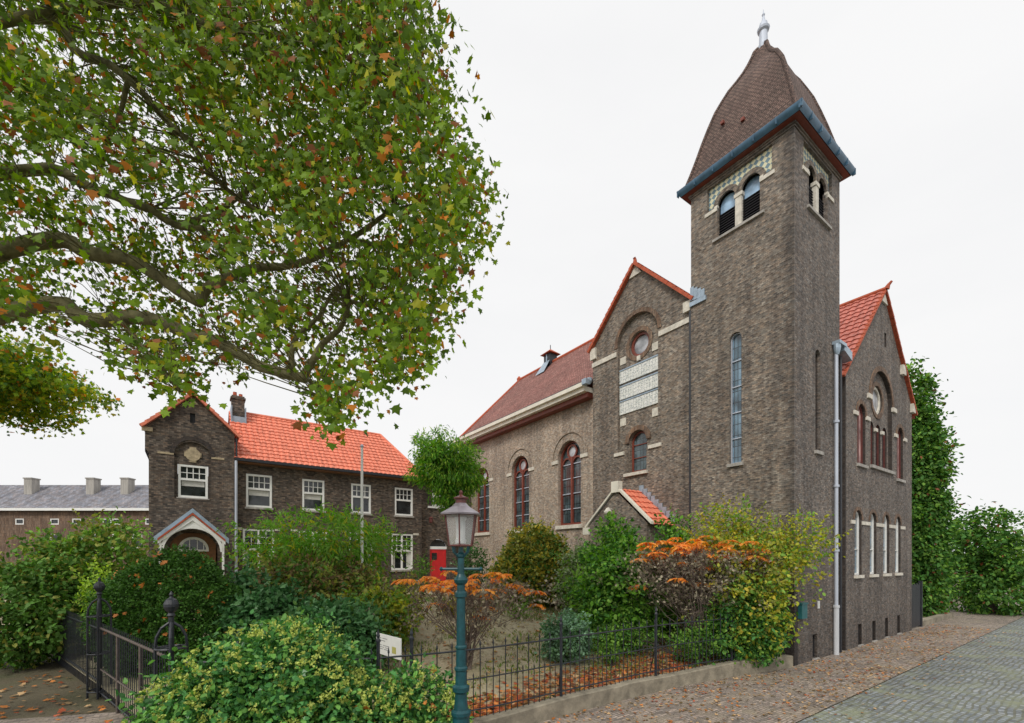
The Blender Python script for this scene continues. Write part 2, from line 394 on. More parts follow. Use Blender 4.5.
# ---------------------------------------------------------------- ground
FL = [(-16, 15.2), (-8.9, 9.75), (-5.05, 6.7), (-2.7, 6.85), (-1.6, 7.2), (-.5, 7.75), (.95, 8.75), (3.3, 10.35), (5.4, 11.5), (7.62, 12.5)]
def fy(x):
    for (x0, y0), (x1, y1) in zip(FL, FL[1:]):
        if x0 <= x <= x1: return y0 + (y1 - y0) * (x - x0) / (x1 - x0)
    return 15.2 if x < -16 else 99
def gz(x, y):
    d = y - fy(x)
    if d < 0: return 0
    t = min(1, max(0, (d - .5) / 11)); t = t * t * (3 - 2 * t)
    return .24 + 1.0 * t + .05 * noise.noise(Vector((x * .6, y * .6, 0)))
def groundmat(name, stops, scale, bump=.6, fine=25):
    m, nt, b = nodes(name); l = nt.links.new
    tc = N(nt, 'ShaderNodeTexCoord'); n = N(nt, 'ShaderNodeTexNoise', Scale=scale, Detail=10.0, Roughness=.7); l(tc.outputs['Object'], n.inputs['Vector'])
    r = ramp(nt, stops); l(n.outputs['Fac'], r.inputs[0])
    n2 = N(nt, 'ShaderNodeTexNoise', Scale=fine, Detail=5.0, Roughness=.8); l(tc.outputs['Object'], n2.inputs['Vector'])
    r2 = ramp(nt, [(.3, (.6, .6, .6)), (.7, (1.3, 1.3, 1.3))]); l(n2.outputs['Fac'], r2.inputs[0])
    mx = N(nt, 'ShaderNodeMix', data_type='RGBA', blend_type='MULTIPLY'); mx.inputs[0].default_value = 1
    l(r.outputs[0], mx.inputs[6]); l(r2.outputs[0], mx.inputs[7]); l(mx.outputs[2], b.inputs['Base Color']); b.inputs['Roughness'].default_value = .95
    bp = N(nt, 'ShaderNodeBump', Strength=bump, Distance=.03); l(n2.outputs['Fac'], bp.inputs['Height']); l(bp.outputs[0], b.inputs['Normal'])
    return m
M['earth'] = groundmat('earth', [(.3, (.07, .06, .035)), (.5, (.12, .10, .06)), (.7, (.07, .09, .03))], .3)
M['garden'] = groundmat('garden_soil', [(.32, (.15, .18, .05)), (.42, (.34, .30, .18)), (.58, (.44, .38, .26)), (.70, (.20, .22, .08))], .55, fine=18)
def paving(name, a, b_, mortar, bw, bh, rot, moss, mort=.012):
    m = brick(name, a, b_, mortar, bw=bw, bh=bh, stain=.35, mort=mort, coords='Object', third=(.8, .85, .9), bump=1.0)
    nt = m.node_tree; l = nt.links.new; b = nt.nodes['Principled BSDF']
    tc = [n for n in nt.nodes if n.type == 'TEX_COORD'][0]
    mp = N(nt, 'ShaderNodeMapping'); mp.inputs['Rotation'].default_value = (0, 0, rot)
    wob = N(nt, 'ShaderNodeTexNoise', Scale=1.3, Detail=2.0); l(tc.outputs['Object'], wob.inputs['Vector'])
    ad = N(nt, 'ShaderNodeVectorMath', operation='MULTIPLY_ADD'); ad.inputs[1].default_value = (.22, .22, 0)
    l(wob.outputs['Color'], ad.inputs[0])
    for lk in list(nt.links):
        if lk.from_node == tc and lk.to_node not in (wob, mp) and lk.to_node != ad:
            to = lk.to_socket; nt.links.remove(lk); l(ad.outputs[0], to)
    l(tc.outputs['Object'], mp.inputs[0]); l(mp.outputs[0], ad.inputs[2])
    src = b.inputs['Base Color'].links[0].from_socket
    n = N(nt, 'ShaderNodeTexNoise', Scale=1.1, Detail=9.0, Roughness=.75); l(tc.outputs['Object'], n.inputs['Vector'])
    r = ramp(nt, [(.48, (0, 0, 0)), (.66, (1, 1, 1))]); l(n.outputs['Fac'], r.inputs[0])
    mx = N(nt, 'ShaderNodeMix', data_type='RGBA'); l(r.outputs[0], mx.inputs[0]); l(src, mx.inputs[6]); mx.inputs[7].default_value = c4(moss)
    l(mx.outputs[2], b.inputs['Base Color'])
    return m
M['paving'] = paving('brick_paving', (.22, .175, .15), (.52, .41, .34), (.20, .17, .135), .20, .06, -ANG + .08, (.30, .25, .18))
M['cobble'] = paving('cobbles', (.17, .19, .21), (.38, .40, .42), (.17, .17, .13), .13, .11, -ANG, (.24, .26, .17), mort=.022)
g = MB().add([(-400, -60, -.02), (400, -60, -.02), (400, 500, -.02), (-400, 500, -.02)], [(0, 1, 2, 3)])
tag(g.build('ground', 'earth'), kind='structure')
# pavement: between the cobbles and the garden wall
KX = lambda x: W(x, -2.1)
def sheet(name, pts, z, mat): return tag(MB().add([(p[0], p[1], z) for p in pts], [tuple(range(len(pts)))]).build(name, mat), kind='structure')
sheet('pavement', [W(-45, -1.98 - 0), W(60, -1.98), W(60, 1.5), W(-4, 1.5), W(-20, 8), W(-45, 8)], 0.0, 'paving')
sheet('road', [W(-45, -9), W(60, -9), W(60, -2.0), W(-45, -2.0)], -.004, 'cobble')
# garden terrain
mb = MB(); st = .25; nx, ny = 150, 130; x0, y0 = -26.0, 5.5
for j in range(ny):
    for i in range(nx):
        x, y = x0 + i * st, y0 + j * st
        mb.v.append((x, y, gz(x, y)))
for j in range(ny - 1):
    for i in range(nx - 1):
        ok = True
        for a, b in ((0, 0), (1, 0), (1, 1), (0, 1)):
            x, y = x0 + (i + a) * st, y0 + (j + b) * st
            if y < fy(x) + .04 or L((x, y))[0] > .6: ok = False
        if ok:
            k = j * nx + i; mb.f.append((k, k + 1, k + nx + 1, k + nx)); mb.m.append(0)
tag(mb.build('garden_ground', 'garden', uv=False, smooth=True), kind='structure')
# soil edge between the terrain grid and the wall
mb = MB(); pts = []
for i in range(240):
    x = -15.9 + i * .0985; pts.append((x, fy(x)))
for a, b in zip(pts, pts[1:]):
    mb.add([(a[0], a[1] + .02, .225), (b[0], b[1] + .02, .225), (b[0], b[1] + .40, .23), (a[0], a[1] + .40, .23)], [(0, 1, 2, 3)])
tag(mb.build('soil_border', 'garden', uv=False), kind='structure')

# ---------------------------------------------------------------- church
church = cthing('church', 0, 0, 0, 'tall brown brick church with square bell tower and gabled wings', 'church')
S = 3.18; c = S / 2
px0, py0 = PX(0), PY(0)
def belfry_holes(): return [arch(c - .38, .56, 13.17, 14.5), arch(c + .38, .56, 13.17, 14.5)]
slit1 = arch(1.66, .38, 5.92, 9.95); slit2 = arch(1.56, .36, 6.18, 9.2)
mb = MB()
TO = [(0, -.1), (S, -.1), (S, 15.12), (0, 15.12)]
def panel_hole(): return [(c - 1.0, 14.14), (c + 1.0, 14.14), (c + 1.0, 14.95), (c - 1.0, 14.95)]
def belfry_open():
    # one stepped hole: tile panel above, the two arched lights' lower halves below
    return [(c - 1.0, 14.22), (c - .66, 14.22), (c - .66, 13.17), (c + .66, 13.17), (c + .66, 14.22), (c + 1.0, 14.22), (c + 1.0, 14.95), (c - 1.0, 14.95)]
mb.wall(px0, TO, [belfry_open(), slit1], .13)
mb.mi = 1  # street face takes the darker copy with painted shade
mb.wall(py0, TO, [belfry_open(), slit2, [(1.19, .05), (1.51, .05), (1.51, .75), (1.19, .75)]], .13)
mb.mi = 0
mb.add([(S, 0, -.1), (S, S, -.1), (S, S, 15.12), (S, 0, 15.12)], [(0, 1, 2, 3)])
mb.add([(0, S, -.1), (S, S, -.1), (S, S, 15.12), (0, S, 15.12)], [(0, 1, 2, 3)])
# corbelled courses under the eaves
for i, e in enumerate((.03, .06)): 
    z = 15.0 + i * .06
    mb.box(-e, S + e, -e, S + e, z, z + .058)
tower = mb.build('tower', ['brick_tower', 'brick_street_shaded'], church)
mb = MB(); mb.box(-.012, .2, -.012, .2, -.05, 2.1); mb.build('corner_plinth', 'brick_dark', church)
for P, nm in ((px0, 0), (py0, 1)):
    # tiled spandrel with two arches cut through it
    hs = [[(a, z) for a, z in h] for h in (arch(c - .38, .56, 14.0, 14.5), arch(c + .38, .56, 14.0, 14.5))]
    sp = MB(); 
    ol = [(c - 1.0, 14.2), (c - .66, 14.2)]
    def halfarch(cc, r=.28, n=12): return [(cc - r * math.cos(PI * i / n), 14.22 + r * math.sin(PI * i / n)) for i in range(n + 1)]
    ol = [(c - 1.0, 14.22)] + halfarch(c - .38) + halfarch(c + .38) + [(c + 1.0, 14.22), (c + 1.0, 14.95), (c - 1.0, 14.95)]
    sp.wall(P, ol, [], o=-.09); tb = sp.build('tiled_spandrel', 'checker', church); tb['label'] = 'diamond checkered spandrel of cream and blue tiles'
    for cc in (c - .38, c + .38):
        wnd = MB(); wnd.ring(P, (cc, 14.22), .28, .43, -.088, -.02, 0, 180, 16)
        wo = wnd.build('window', 'brick_tower', church); wo['label'] = 'arched belfry opening with slatted louvres'
        lo = MB()
        for k in range(10):
            z = 13.2 + k * .082
            lo.add([P(cc - .28, z, -.10), P(cc + .28, z, -.10), P(cc + .28, z + .055, -.2), P(cc - .28, z + .055, -.2),
                    P(cc - .28, z - .014, -.10), P(cc + .28, z - .014, -.10), P(cc + .28, z + .04, -.2), P(cc - .28, z + .04, -.2)],
                   [(0, 1, 2, 3), (4, 5, 6, 7), (0, 1, 5, 4)])
        lo.build('louvre', 'louvre', wo)
        MB().pbox(P, cc - .28, cc + .28, 13.17, 14.03, -.30, -.24).build('backing', 'black', wo)
        MB().poly(P, arch(cc, .56, 14.0, 14.5), -.2).build('pane', 'glass_sky' if nm == 0 else 'glass', wo)
    co_ = MB(); co_.pbox(P, c - .10, c + .10, 13.21, 14.1, -.14, -.03); co_.pbox(P, c - .13, c + .13, 14.1, 14.21, -.16, -.01)
    co_.build('mullion_column', 'stone', church)
    im = MB()
    for s_ in (-1, 1):
        a0, a1 = sorted((c + s_ * .66, c + s_ * 1.08)); im.pbox(P, a0, a1, 14.06, 14.17, -.05, .03)
        im.pbox(P, min(c + s_ * .655, c + s_ * .76), max(c + s_ * .655, c + s_ * .76), 14.172, 14.24, -.085, .01)
    im.build_each('impost', 'stone', church)
    MB().pbox(P, c - .80, c + .80, 13.09, 13.165, -.12, .07).build('sill', 'stone_grey', church)
# slit windows
def arched_window(P, cc, wd, zb, zt, depth, fm, gm, name='window', fw=.05, sill=None, mull=(), trans=(), label=None, sillm='stone'):
    mb = MB(); outer = arch(cc, wd - .006, zb + .003, zt - .003); inner = arch(cc, wd - 2 * fw, zb + fw, zt - fw)
    frame(mb, P, outer, inner, -depth + .002, -depth + .05)
    for a in mull: mb.pbox(P, a - .02, a + .02, zb + fw, zt - fw * 1.2, -depth + .004, -depth + .045)
    for z in trans: mb.pbox(P, cc - wd / 2 + fw, cc + wd / 2 - fw, z - .015, z + .015, -depth + .006, -depth + .04)
    wo = mb.build(name, fm, church)
    MB().poly(P, arch(cc, wd - .01, zb, zt), -depth + .001).build('pane', gm, wo)
    if sill: MB().pbox(P, cc - wd / 2 - sill, cc + wd / 2 + sill, zb - .10, zb - .003, -depth + .05, .07).build('sill', sillm, wo)
    if label: wo['label'] = label
    return wo
arched_window(px0, 1.66, .38, 5.92, 9.95, .13, 'zinc', 'glass_blue', fw=.035, sill=.06, trans=(6.7, 7.5, 8.3, 9.1), label='tall narrow arched window with blue leaded glass', sillm='stone_grey')
arched_window(py0, 1.56, .36, 6.18, 9.2, .13, 'brick_dark', 'glass', fw=.02, sill=.08, label='narrow dark arched slit window', sillm='stone_grey')
def ventgrille(cc, z0, z1):
    mb = MB(); mb.pbox(py0, cc - .16, cc + .16, z0, z1 + .03, -.118, -.1)
    for k in range(5): mb.pbox(py0, cc - .14 + k * .065, cc - .12 + k * .065, z0 + .02, z1, -.099, -.07)
    v = mb.build('cellar_vent', 'black', church); MB().pbox(py0, cc - .19, cc + .19, z0 - .045, z0 - .002, -.1, .06).build('sill', 'stone_grey', v)
ventgrille(1.35, .05, .72)
# tower eaves, gutter, roof, finial
G = .22
mb = MB(); mb.box(-G, S + G, -G, S + G, 15.121, 15.18); mb.build('eaves_soffit', 'redbrown', church)
mb = MB()
for i in range(8):
    t = i / 7; e = G + .02 + .09 * math.sin(t * PI / 2); z = 15.13 + .20 * t
    mb.v += [(-e, -e, z), (S + e, -e, z), (S + e, S + e, z), (-e, S + e, z)]
for i in range(7):
    for k in range(4): mb.f.append((4 * i + k, 4 * i + (k + 1) % 4, 4 * i + 4 + (k + 1) % 4, 4 * i + 4 + k)); mb.m.append(0)
o = len(mb.v); e = G - .03; mb.v += [(-e, -e, 15.33), (S + e, -e, 15.33), (S + e, S + e, 15.33), (-e, S + e, 15.33)]
for k in range(4): mb.f.append((28 + k, 28 + (k + 1) % 4, o + (k + 1) % 4, o + k)); mb.m.append(0)
for s_ in range(7):   # gutter joints
    a = -.3 + (S + .6) * s_ / 6
    mb.box(a - .012, a + .012, -G - .118, -G - .02, 15.14, 15.335); mb.box(-G - .118, -G - .02, a - .012, a + .012, 15.14, 15.335)
mb.build('gutter', 'gutter', church)
prof = [(1.80, 15.30), (1.70, 15.45), (1.60, 15.78), (1.47, 16.25), (1.33, 16.8), (1.19, 17.3), (1.04, 17.78), (.90, 18.10), (.76, 18.40), (.58, 18.68), (.43, 18.95), (.32, 19.2), (.24, 19.42), (.20, 19.56), (.12, 19.66), (.0, 19.68)]
mb = MB()
for s_, z in prof: mb.v += [(c - s_, c - s_, z), (c + s_, c - s_, z), (c + s_, c + s_, z), (c - s_, c + s_, z)]
for i in range(len(prof) - 1):
    for k in range(4): mb.f.append((4 * i + k, 4 * i + (k + 1) % 4, 4 * i + 4 + (k + 1) % 4, 4 * i + 4 + k)); mb.m.append(0)
tr = mb.build('tower_roof', 'roof_tower', church)
mb = MB()
for sx, sy in ((-1, -1), (1, -1), (1, 1), (-1, 1)):
    mb.tube([(c + sx * s_, c + sy * s_, z + .01) for s_, z in prof[1:-1]], .055, 6)
mb.build('hip_tiles', 'roof_tower', tr)
mb = MB(); 
for a, z in ((1.5, 16.4), (2.2, 16.9)):
    s_ = 1.45 if z < 16.6 else 1.36
    mb.box(c - s_ - .06, c - s_ + .03, a - .05, a + .05, z, z + .09)
mb.build_each('roof_hook', 'redbrown', tr)
mb = MB(); mb.lathe((c, c, 19.68), [(.16, -.05), (.17, .05), (.13, .08), (.12, .50), (.17, .54), (.19, .60), (.14, .66), (.12, .78), (.06, .86), (.04, .98), (.028, 1.02), (.05, 1.07), (.02, 1.14), (.004, 1.26)], 12)
mb.build('finial', 'zinc', tr)
# --- transept gable towards the garden
GX = .1; P = PX(GX); gc = 5.52
rec = [(4.57, 7.1), (5.08, 7.1), (5.08, 6.26), (6.02, 6.26), (6.02, 7.1), (6.49, 7.1)] + [(gc + .01 + .96 * math.cos(PI * i / 18), 11.3 + .96 * math.sin(PI * i / 18)) for i in range(19)]
rec = [(4.57, 7.1), (5.08, 7.1), (5.08, 6.26), (6.02, 6.26), (6.02, 7.1), (6.47, 7.1)] + [(5.52 + .95 * math.cos(PI * i / 18), 11.3 + .95 * math.sin(PI * i / 18)) for i in range(19)]
mb = MB(); mb.wall(P, [(S, -.1), (7.82, -.1), (7.82, 11.75), (gc + .05, 14.1), (S, 11.65)], [rec], .12)
mb.add([(GX, 7.82, -.1), (3, 7.82, -.1), (3, 7.82, 11.75), (GX, 7.82, 11.75)], [(0, 1, 2, 3)])
mb.mi = 1
mb.wall(P, [(4.57, 6.26), (6.47, 6.26)] + [(5.52 + .95 * math.cos(PI * i / 18), 11.3 + .95 * math.sin(PI * i / 18)) for i in range(19)],
        [arch(5.55, .82, 6.3, 7.86), circ((5.50, 11.15), .45)], .18, o=-.119)
mb.build('transept_wall', ['brick_tower', 'brick_tower'], church)
mb = MB(); mb.ring(P, (5.52, 11.3), .955, 1.10, -.05, .035, 0, 180, 24); mb.ring(P, (5.50, 11.15), .47, .62, -.115, -.09, 0, 360, 28); mb.ring(P, (5.55, 7.45), .42, .60, -.118, -.05, 0, 180, 16)
mb.build_each('brick_arches', 'brick_arch', church)
rw = MB(); rw.ring(P, (5.50, 11.15), .36, .448, -.28, -.2, 0, 360, 24); ro = rw.build('window', 'redbrown', church); ro['label'] = 'round window with red frame high in the gable'
MB().poly(P, circ((5.50, 11.15), .45), -.285).build('pane', 'glass_pale', ro)
wo = arched_window(P, 5.55, .80, 6.3, 7.84, .29, 'redbrown', 'glass_lead', fw=.07, sill=None, trans=(6.85, 7.35), label='small arched window with red frame in the gable')
MB().pbox(P, 5.0, 6.1, 6.14, 6.255, -.2, .10).build('sill', 'stone', wo)
for z0, z1 in ((9.87, 10.36), (9.24, 9.73), (8.65, 9.14)):
    tp = MB().pbox(P, 4.60, 6.44, z0, z1, -.118, -.08).build('tile_panel', 'panel', church)
    mb = MB(); mb.pbox(P, 4.60, 6.44, z1 + .003, z1 + .05, -.118, -.06); mb.build('ledge', 'lead', tp)
mb = MB()
for a in (4.62, 6.14):
    mb.pbox(P, a, a + .28, 10.62, 10.9, -.118, -.09); mb.pbox(P, a, a + .28, 8.2, 8.5, -.118, -.09)
mb.pbox(P, 5.42, 5.58, 10.5, 10.68, -.118, -.06)
mb.build_each('stone_block', 'stone', church)
mb = MB()
mb.pbox(P, S + .02, 4.52, 10.98, 11.16, -.02, .045); mb.pbox(P, 6.52, 7.84, 10.98, 11.16, -.02, .045)
mb.pbox(P, 4.42, 4.98, 7.02, 7.15, -.02, .05); mb.pbox(P, 6.12, 6.62, 7.02, 7.15, -.02, .05)
mb.pbox(P, 7.6, 7.9, 11.3, 11.75, -.05, .09); mb.pbox(P, 3.22, 3.5, 11.35, 11.7, -.05, .09)
mb.prism(P, [(gc + .05 - .28, 13.72), (gc + .05 + .28, 13.72), (gc + .05, 14.12)], -.02, .05)
mb.build_each('stone_band', 'stone', church)
# verge tiles
def verge(P, a0, z0, a1, z1, n, mat='rustred', o0=-.1, o1=.16, name='verge_tiles', parent=None, thick=.13):
    mb = MB(); d = Vector((a1 - a0, z1 - z0)); ln = d.length; d.normalize(); nn = Vector((-d.y, d.x))
    if nn.y < 0: nn = -nn
    for i in range(n):
        s0 = ln * i / n; s1 = ln * (i + 1.1) / n
        p0 = Vector((a0, z0)) + d * s0; p1 = Vector((a0, z0)) + d * s1
        q0 = p0 + nn * thick; q1 = p1 + nn * (thick * .72)
        mb.prism(P, [tuple(p0), tuple(p1), tuple(q1), tuple(q0)], o0, o1 + R.uniform(-.006, .006))
    return mb.build(name, mat, parent or church)
GA, GZ = gc + .05, 14.1
verge(P, 7.95, 11.62, GA, GZ, 16); verge(P, 3.15, 11.62, GA, GZ, 15)
mb = MB(); mb.tube([(GX - .05, GA, GZ + .05), (GX - .05, GA, GZ + .22), (GX - .10, GA, GZ + .28)], [.09, .06, .05], 8); mb.build('ridge_finial', 'rustred', church)
mb = MB()   # transept roof slopes
mb.add([(GX, 7.9, 11.72), (4.2, 7.9, 11.72), (4.2, GA, GZ + .05), (GX, GA, GZ + .05)], [(0, 1, 2, 3)])
mb.add([(GX, S, 11.72), (4.2, S, 11.72), (4.2, GA, GZ + .05), (GX, GA, GZ + .05)], [(0, 1, 2, 3)])
mb.build('transept_roof', 'roof_nave', church)
mb = MB()   # lead flashing where the verge meets the tower
for k in range(4): mb.box(-.03, -.003, S - .50 + k * .13, S - .375 + k * .13, 11.55 + k * .02, 11.80 + k * .085)
mb.box(-.06, -.002, S - .56, S + .02, 11.40, 11.545)
mb.build_each('lead_flashing', 'lead', church)
# --- nave
NX = .32; P = PX(NX); NE = 19.1
wins = [9.52, 13.27, 17.05]
mb = MB(); mb.wall(P, [(7.822, -.1), (NE, -.1), (NE, 10.0), (7.822, 10.0)], [arch(a, 1.5, 4.5, 8.32, 16) for a in wins], .25)
mb.add([(NX, NE, -.1), (9, NE, -.1), (9, NE, 10), (NX, NE, 10)], [(0, 1, 2, 3)])
mb.build('nave_wall', 'brick_nave', church)
for a in wins:
    mb = MB(); D = .25
    zs = 8.32 - .75
    frame(mb, P, arch(a, 1.49, 4.505, 8.315, 16), arch(a, 1.33, 4.60, 8.235, 16), -D + .01, -D + .10)
    mb.pbox(P, a - .055, a + .055, 4.6, 7.62, -D + .012, -D + .11)
    for s_ in (-1, 1): mb.ring(P, (a + s_ * .335, 7.28), .27, .335, -D + .014, -D + .09, 0, 180, 12)
    mb.ring(P, (a, 7.86), .25, .33, -D + .016, -D + .095, 0, 360, 20)
    wo = mb.build('window', 'redbrown', church); wo['label'] = 'large arched two light window with red brown tracery'
    mb = MB()
    for z in (5.25, 5.95, 6.65, 7.3): mb.pbox(P, a - .66, a + .66, z - .02, z + .02, -D + .018, -D + .05)
    mb.build_each('glazing_bar', 'zinc', wo)
    MB().poly(P, arch(a, 1.49, 4.505, 8.315, 16), -D + .005).build('pane', 'glass_lead', wo)
    MB().poly(P, circ((a, 7.86), .25), -D + .02).build('rosette', 'glass_pale', wo)
    MB().pbox(P, a - .88, a + .88, 4.33, 4.497, -.15, .09).build('sill', 'stone', wo)
    mb = MB(); mb.ring(P, (a, zs), .752, .92, -.02, .03, 0, 180, 24); mb.ring(P, (a, zs), 1.10, 1.17, -.02, .045, 0, 180, 24)
    mb.build('hood_mould', 'brick_nave', wo)
    mb = MB()
    for s_ in (-1, 1): mb.pbox(P, a + s_ * .97 - .22, a + s_ * .97 + .22, 7.40, 7.56, -.02, .05)
    mb.build_each('impost', 'stone', wo)
EX, EZ, RX, RZ = -.18, 10.22, 4.0, 14.75; RE = 18.3
mb = MB()
mb.add([(EX, 7.85, EZ), (EX, NE + .35, EZ), (RX, RE, RZ), (RX, 7.85, RZ)], [(0, 1, 2, 3)])
mb.add([(8.2, 7.85, EZ), (8.2, NE + .35, EZ), (RX, RE, RZ), (RX, 7.85, RZ)], [(0, 1, 2, 3)])
mb.add([(EX, NE + .35, EZ), (8.2, NE + .35, EZ), (RX, RE, RZ)], [(0, 1, 2)])
nr = mb.build('nave_roof', 'roof_nave', church)
mb = MB(); mb.tube([(RX, 7.9, RZ), (RX, RE + .1, RZ)], .10, 8); mb.tube([(RX, RE, RZ), (EX, NE + .35, EZ + .04)], .08, 8); mb.lathe((RX, RE + .1, RZ - .05), [(.13, 0), (.16, .15), (.05, .3)], 8)
mb.build('ridge_tiles', 'rustred', nr)
mb = MB(); mb.box(EX - .10, NX - .004, 7.95, NE + .4, 10.0, 10.2); mb.box(EX - .22, EX + .02, 7.93, NE + .42, 10.17, 10.33); mb.build_each('cornice', 'cream', church)
mb = MB(); mb.box(EX + .12, NX - .006, 7.97, NE, 9.80, 9.995); mb.build('eaves_soffit', 'redbrown', church)
MB().tube([(EX - .13, 7.9, 10.36), (EX - .13, NE + .3, 10.36)], .05, 8).build('eaves_gutter', 'iron', church)
mb = MB(); mb.box(EX - .26, EX - .03, 7.7, 7.94, 10.2, 10.42); mb.lathe((EX + .15, 7.9, 10.3), [(.05, 0), (.12, .12), (.12, .25)], 8); mb.build('hopper_head', 'lead', church)
# ridge turret
tu = MB(); ty = 15.2; tu.box(RX - .28, RX + .28, ty - .28, ty + .28, RZ - .35, RZ + .5)
tv = tu.build('vent_turret', 'iron', church)
mb = MB(); mb.add([(RX - .45, ty - .45, RZ + .5), (RX + .45, ty - .45, RZ + .5), (RX + .45, ty + .45, RZ + .5), (RX - .45, ty + .45, RZ + .5), (RX, ty, RZ + .86)], [(0, 1, 4), (1, 2, 4), (2, 3, 4), (3, 0, 4), (0, 3, 2, 1)])
mb.build('turret_roof', 'rustred', tv)
mb = MB(); mb.box(RX - .31, RX - .285, ty - .05, ty + .05, RZ - .2, RZ + .45); mb.add([(RX - .29, ty - .29, RZ + .05), (RX - .29, ty + .29, RZ + .05), (RX - .85, ty + .4, RZ - .82), (RX - .85, ty - .4, RZ - .82)], [(0, 1, 2, 3)]); mb.build('turret_flashing', 'lead', tv)
MB().tube([(RX, ty, RZ + .8), (RX, ty, RZ + 1.1)], .025, 6).build('spike', 'iron', tv)
# --- street wing
X0, X1, AX, AZ, EZ2 = 3.62, 10.72, 7.25, 12.85, 9.05
def sgz(x): return AZ - abs(x - AX) * (AZ - EZ2) / 3.68
outl = [(X0, -.1), (X1, -.1), (X1, sgz(X1)), (AX, AZ), (X0, sgz(X0))]
big = [(7.1 + 1.15 * math.cos(PI * i / 18), 8.7 + 1.15 * math.sin(PI * i / 18)) for i in range(19)]
bigrec = [(5.95, 6.3), (8.25, 6.3)] + big
gws = [4.76, 6.2, 7.6, 8.95]
holes = [bigrec, arch(5.06, .74, 6.2, 8.27), arch(9.2, .74, 6.1, 8.15), [(7.38, 10.88), (7.6, 10.88), (7.6, 11.4), (7.38, 11.4)]]
holes += [arch(a, .64, 2.42, 4.62) for a in gws] + [[(a - .16, .05), (a + .16, .05), (a + .16, .75), (a - .16, .75)] for a in (4.93, 6.28, 7.62, 9.02)]
mb = MB(); mb.wall(py0, outl, holes, .12, rmi=1)  # reveals use dark brick: their shadow is painted in
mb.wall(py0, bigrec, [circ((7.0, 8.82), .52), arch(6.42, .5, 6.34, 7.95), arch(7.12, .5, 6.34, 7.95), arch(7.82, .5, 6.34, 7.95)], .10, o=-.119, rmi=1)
mb.add([(X1, 0, -.1), (X1, 12, -.1), (X1, 12, EZ2), (X1, 0, EZ2)], [(0, 1, 2, 3)])
mb.add([(X0, 0, -.1), (X0, 8, -.1), (X0, 8, EZ2), (X0, 0, EZ2)], [(0, 1, 2, 3)])
mb.build('street_wing_wall', ['brick_street_shaded', 'brick_dark'], church)
MB().add([(S, .42, -.1), (X0, .42, -.1), (X0, .42, 9.3), (S, .42, 9.3)], [(0, 1, 2, 3)]).build('recessed_wall', 'brick_dark', church)  # shade of the recess put into the brick colour
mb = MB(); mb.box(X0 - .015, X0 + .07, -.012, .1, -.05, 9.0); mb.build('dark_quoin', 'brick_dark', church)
for a, z0, z1 in ((5.06, 6.2, 8.27), (9.2, 6.1, 8.15)):
    arched_window(py0, a, .72, z0, z1, .12, 'maroon', 'glass_pink', fw=.05, sill=.10, label='side window of the street gable with pink tinted frame', sillm='stone_grey', mull=(a,))
ro = MB().ring(py0, (7.0, 8.82), .42, .518, -.21, -.16, 0, 360, 24).build('window', 'stone', church); ro['label'] = 'round pale window under the big street arch'
MB().poly(py0, circ((7.0, 8.82), .52), -.218).build('pane', 'glass_pale', ro)
for a in (6.42, 7.12, 7.82): arched_window(py0, a, .48, 6.34, 7.95, .215, 'maroon', 'glass', fw=.04)
MB().pbox(py0, 5.85, 8.35, 6.19, 6.297, -.11, .08).build('sill', 'stone_grey', church)
for a in gws: arched_window(py0, a, .62, 2.42, 4.62, .12, 'white', 'glass_blue', fw=.07, sill=.06, trans=(3.3,), label='tall white framed ground floor window')
for a in (4.93, 6.28, 7.62, 9.02): ventgrille(a, .05, .72)
MB().pbox(py0, 7.38, 7.6, 10.88, 11.4, -.115, -.08).build('slot_vent', 'black', church)
mb = MB(); mb.ring(py0, (7.1, 8.7), 1.155, 1.33, -.02, .03, 0, 180, 24); mb.ring(py0, (7.0, 8.82), .53, .68, -.118, -.09, 0, 360, 24)
for a, z in ((5.06, 7.9), (9.2, 7.78)): mb.ring(py0, (a, z), .375, .52, -.02, .025, 0, 180, 14)
for a in gws: mb.ring(py0, (a, 4.30), .325, .44, -.02, .02, 0, 180, 14)
mb.build_each('brick_arches', 'brick_arch', church)
mb = MB()
segs = [4.1] + [q for a in gws for q in (a - .33, a + .33)] + [9.75]
for i in range(0, len(segs), 2): mb.pbox(py0, segs[i], segs[i + 1], 4.14, 4.26, -.02, .035)
for a, z in ((5.06, 7.8), (9.2, 7.68)):
    for s_ in (-1, 1): mb.pbox(py0, a + s_ * .56 - .17, a + s_ * .56 + .17, z, z + .13, -.02, .05)
for a in (5.78, 8.42): mb.pbox(py0, a - .2, a + .2, 8.6, 8.76, -.02, .06)
for a in (6.77, 7.47): mb.pbox(py0, a - .12, a + .12, 7.62, 7.74, -.118, -.05)
for a in (9.35,): mb.pbox(py0, a - .14, a + .2, sgz(a) - .42, sgz(a) - .05, -.02, .11)
mb.pbox(py0, X1 - .22, X1 + .12, 9.0, 9.35, -.02, .1); mb.prism(py0, [(AX - .3, AZ - .42), (AX + .3, AZ - .42), (AX, AZ - .08)], -.02, .06)
mb.build_each('stone_band', 'stone', church)
verge(py0, X0 - .28, sgz(X0 - .28) - .02, AX, AZ, 20, o1=.10, thick=.07); verge(py0, X1 + .30, sgz(X1 + .30) - .02, AX, AZ, 20, o1=.12, thick=.10)
sl = math.sqrt(3.68 ** 2 + (AZ - EZ2) ** 2)
mb = MB(); mb.tiles((X0 - .3, -.02, sgz(X0 - .3) + .03), (0, 1, 0), (3.68, 0, AZ - EZ2), 9, sl + .43)
mb.add([(X1 + .4, -.02, sgz(X1 + .4)), (X1 + .4, 12, sgz(X1 + .4)), (AX, 12, AZ + .06), (AX, -.02, AZ + .06)], [(0, 1, 2, 3)])
sr = mb.build('street_wing_roof', 'pantile2', church)
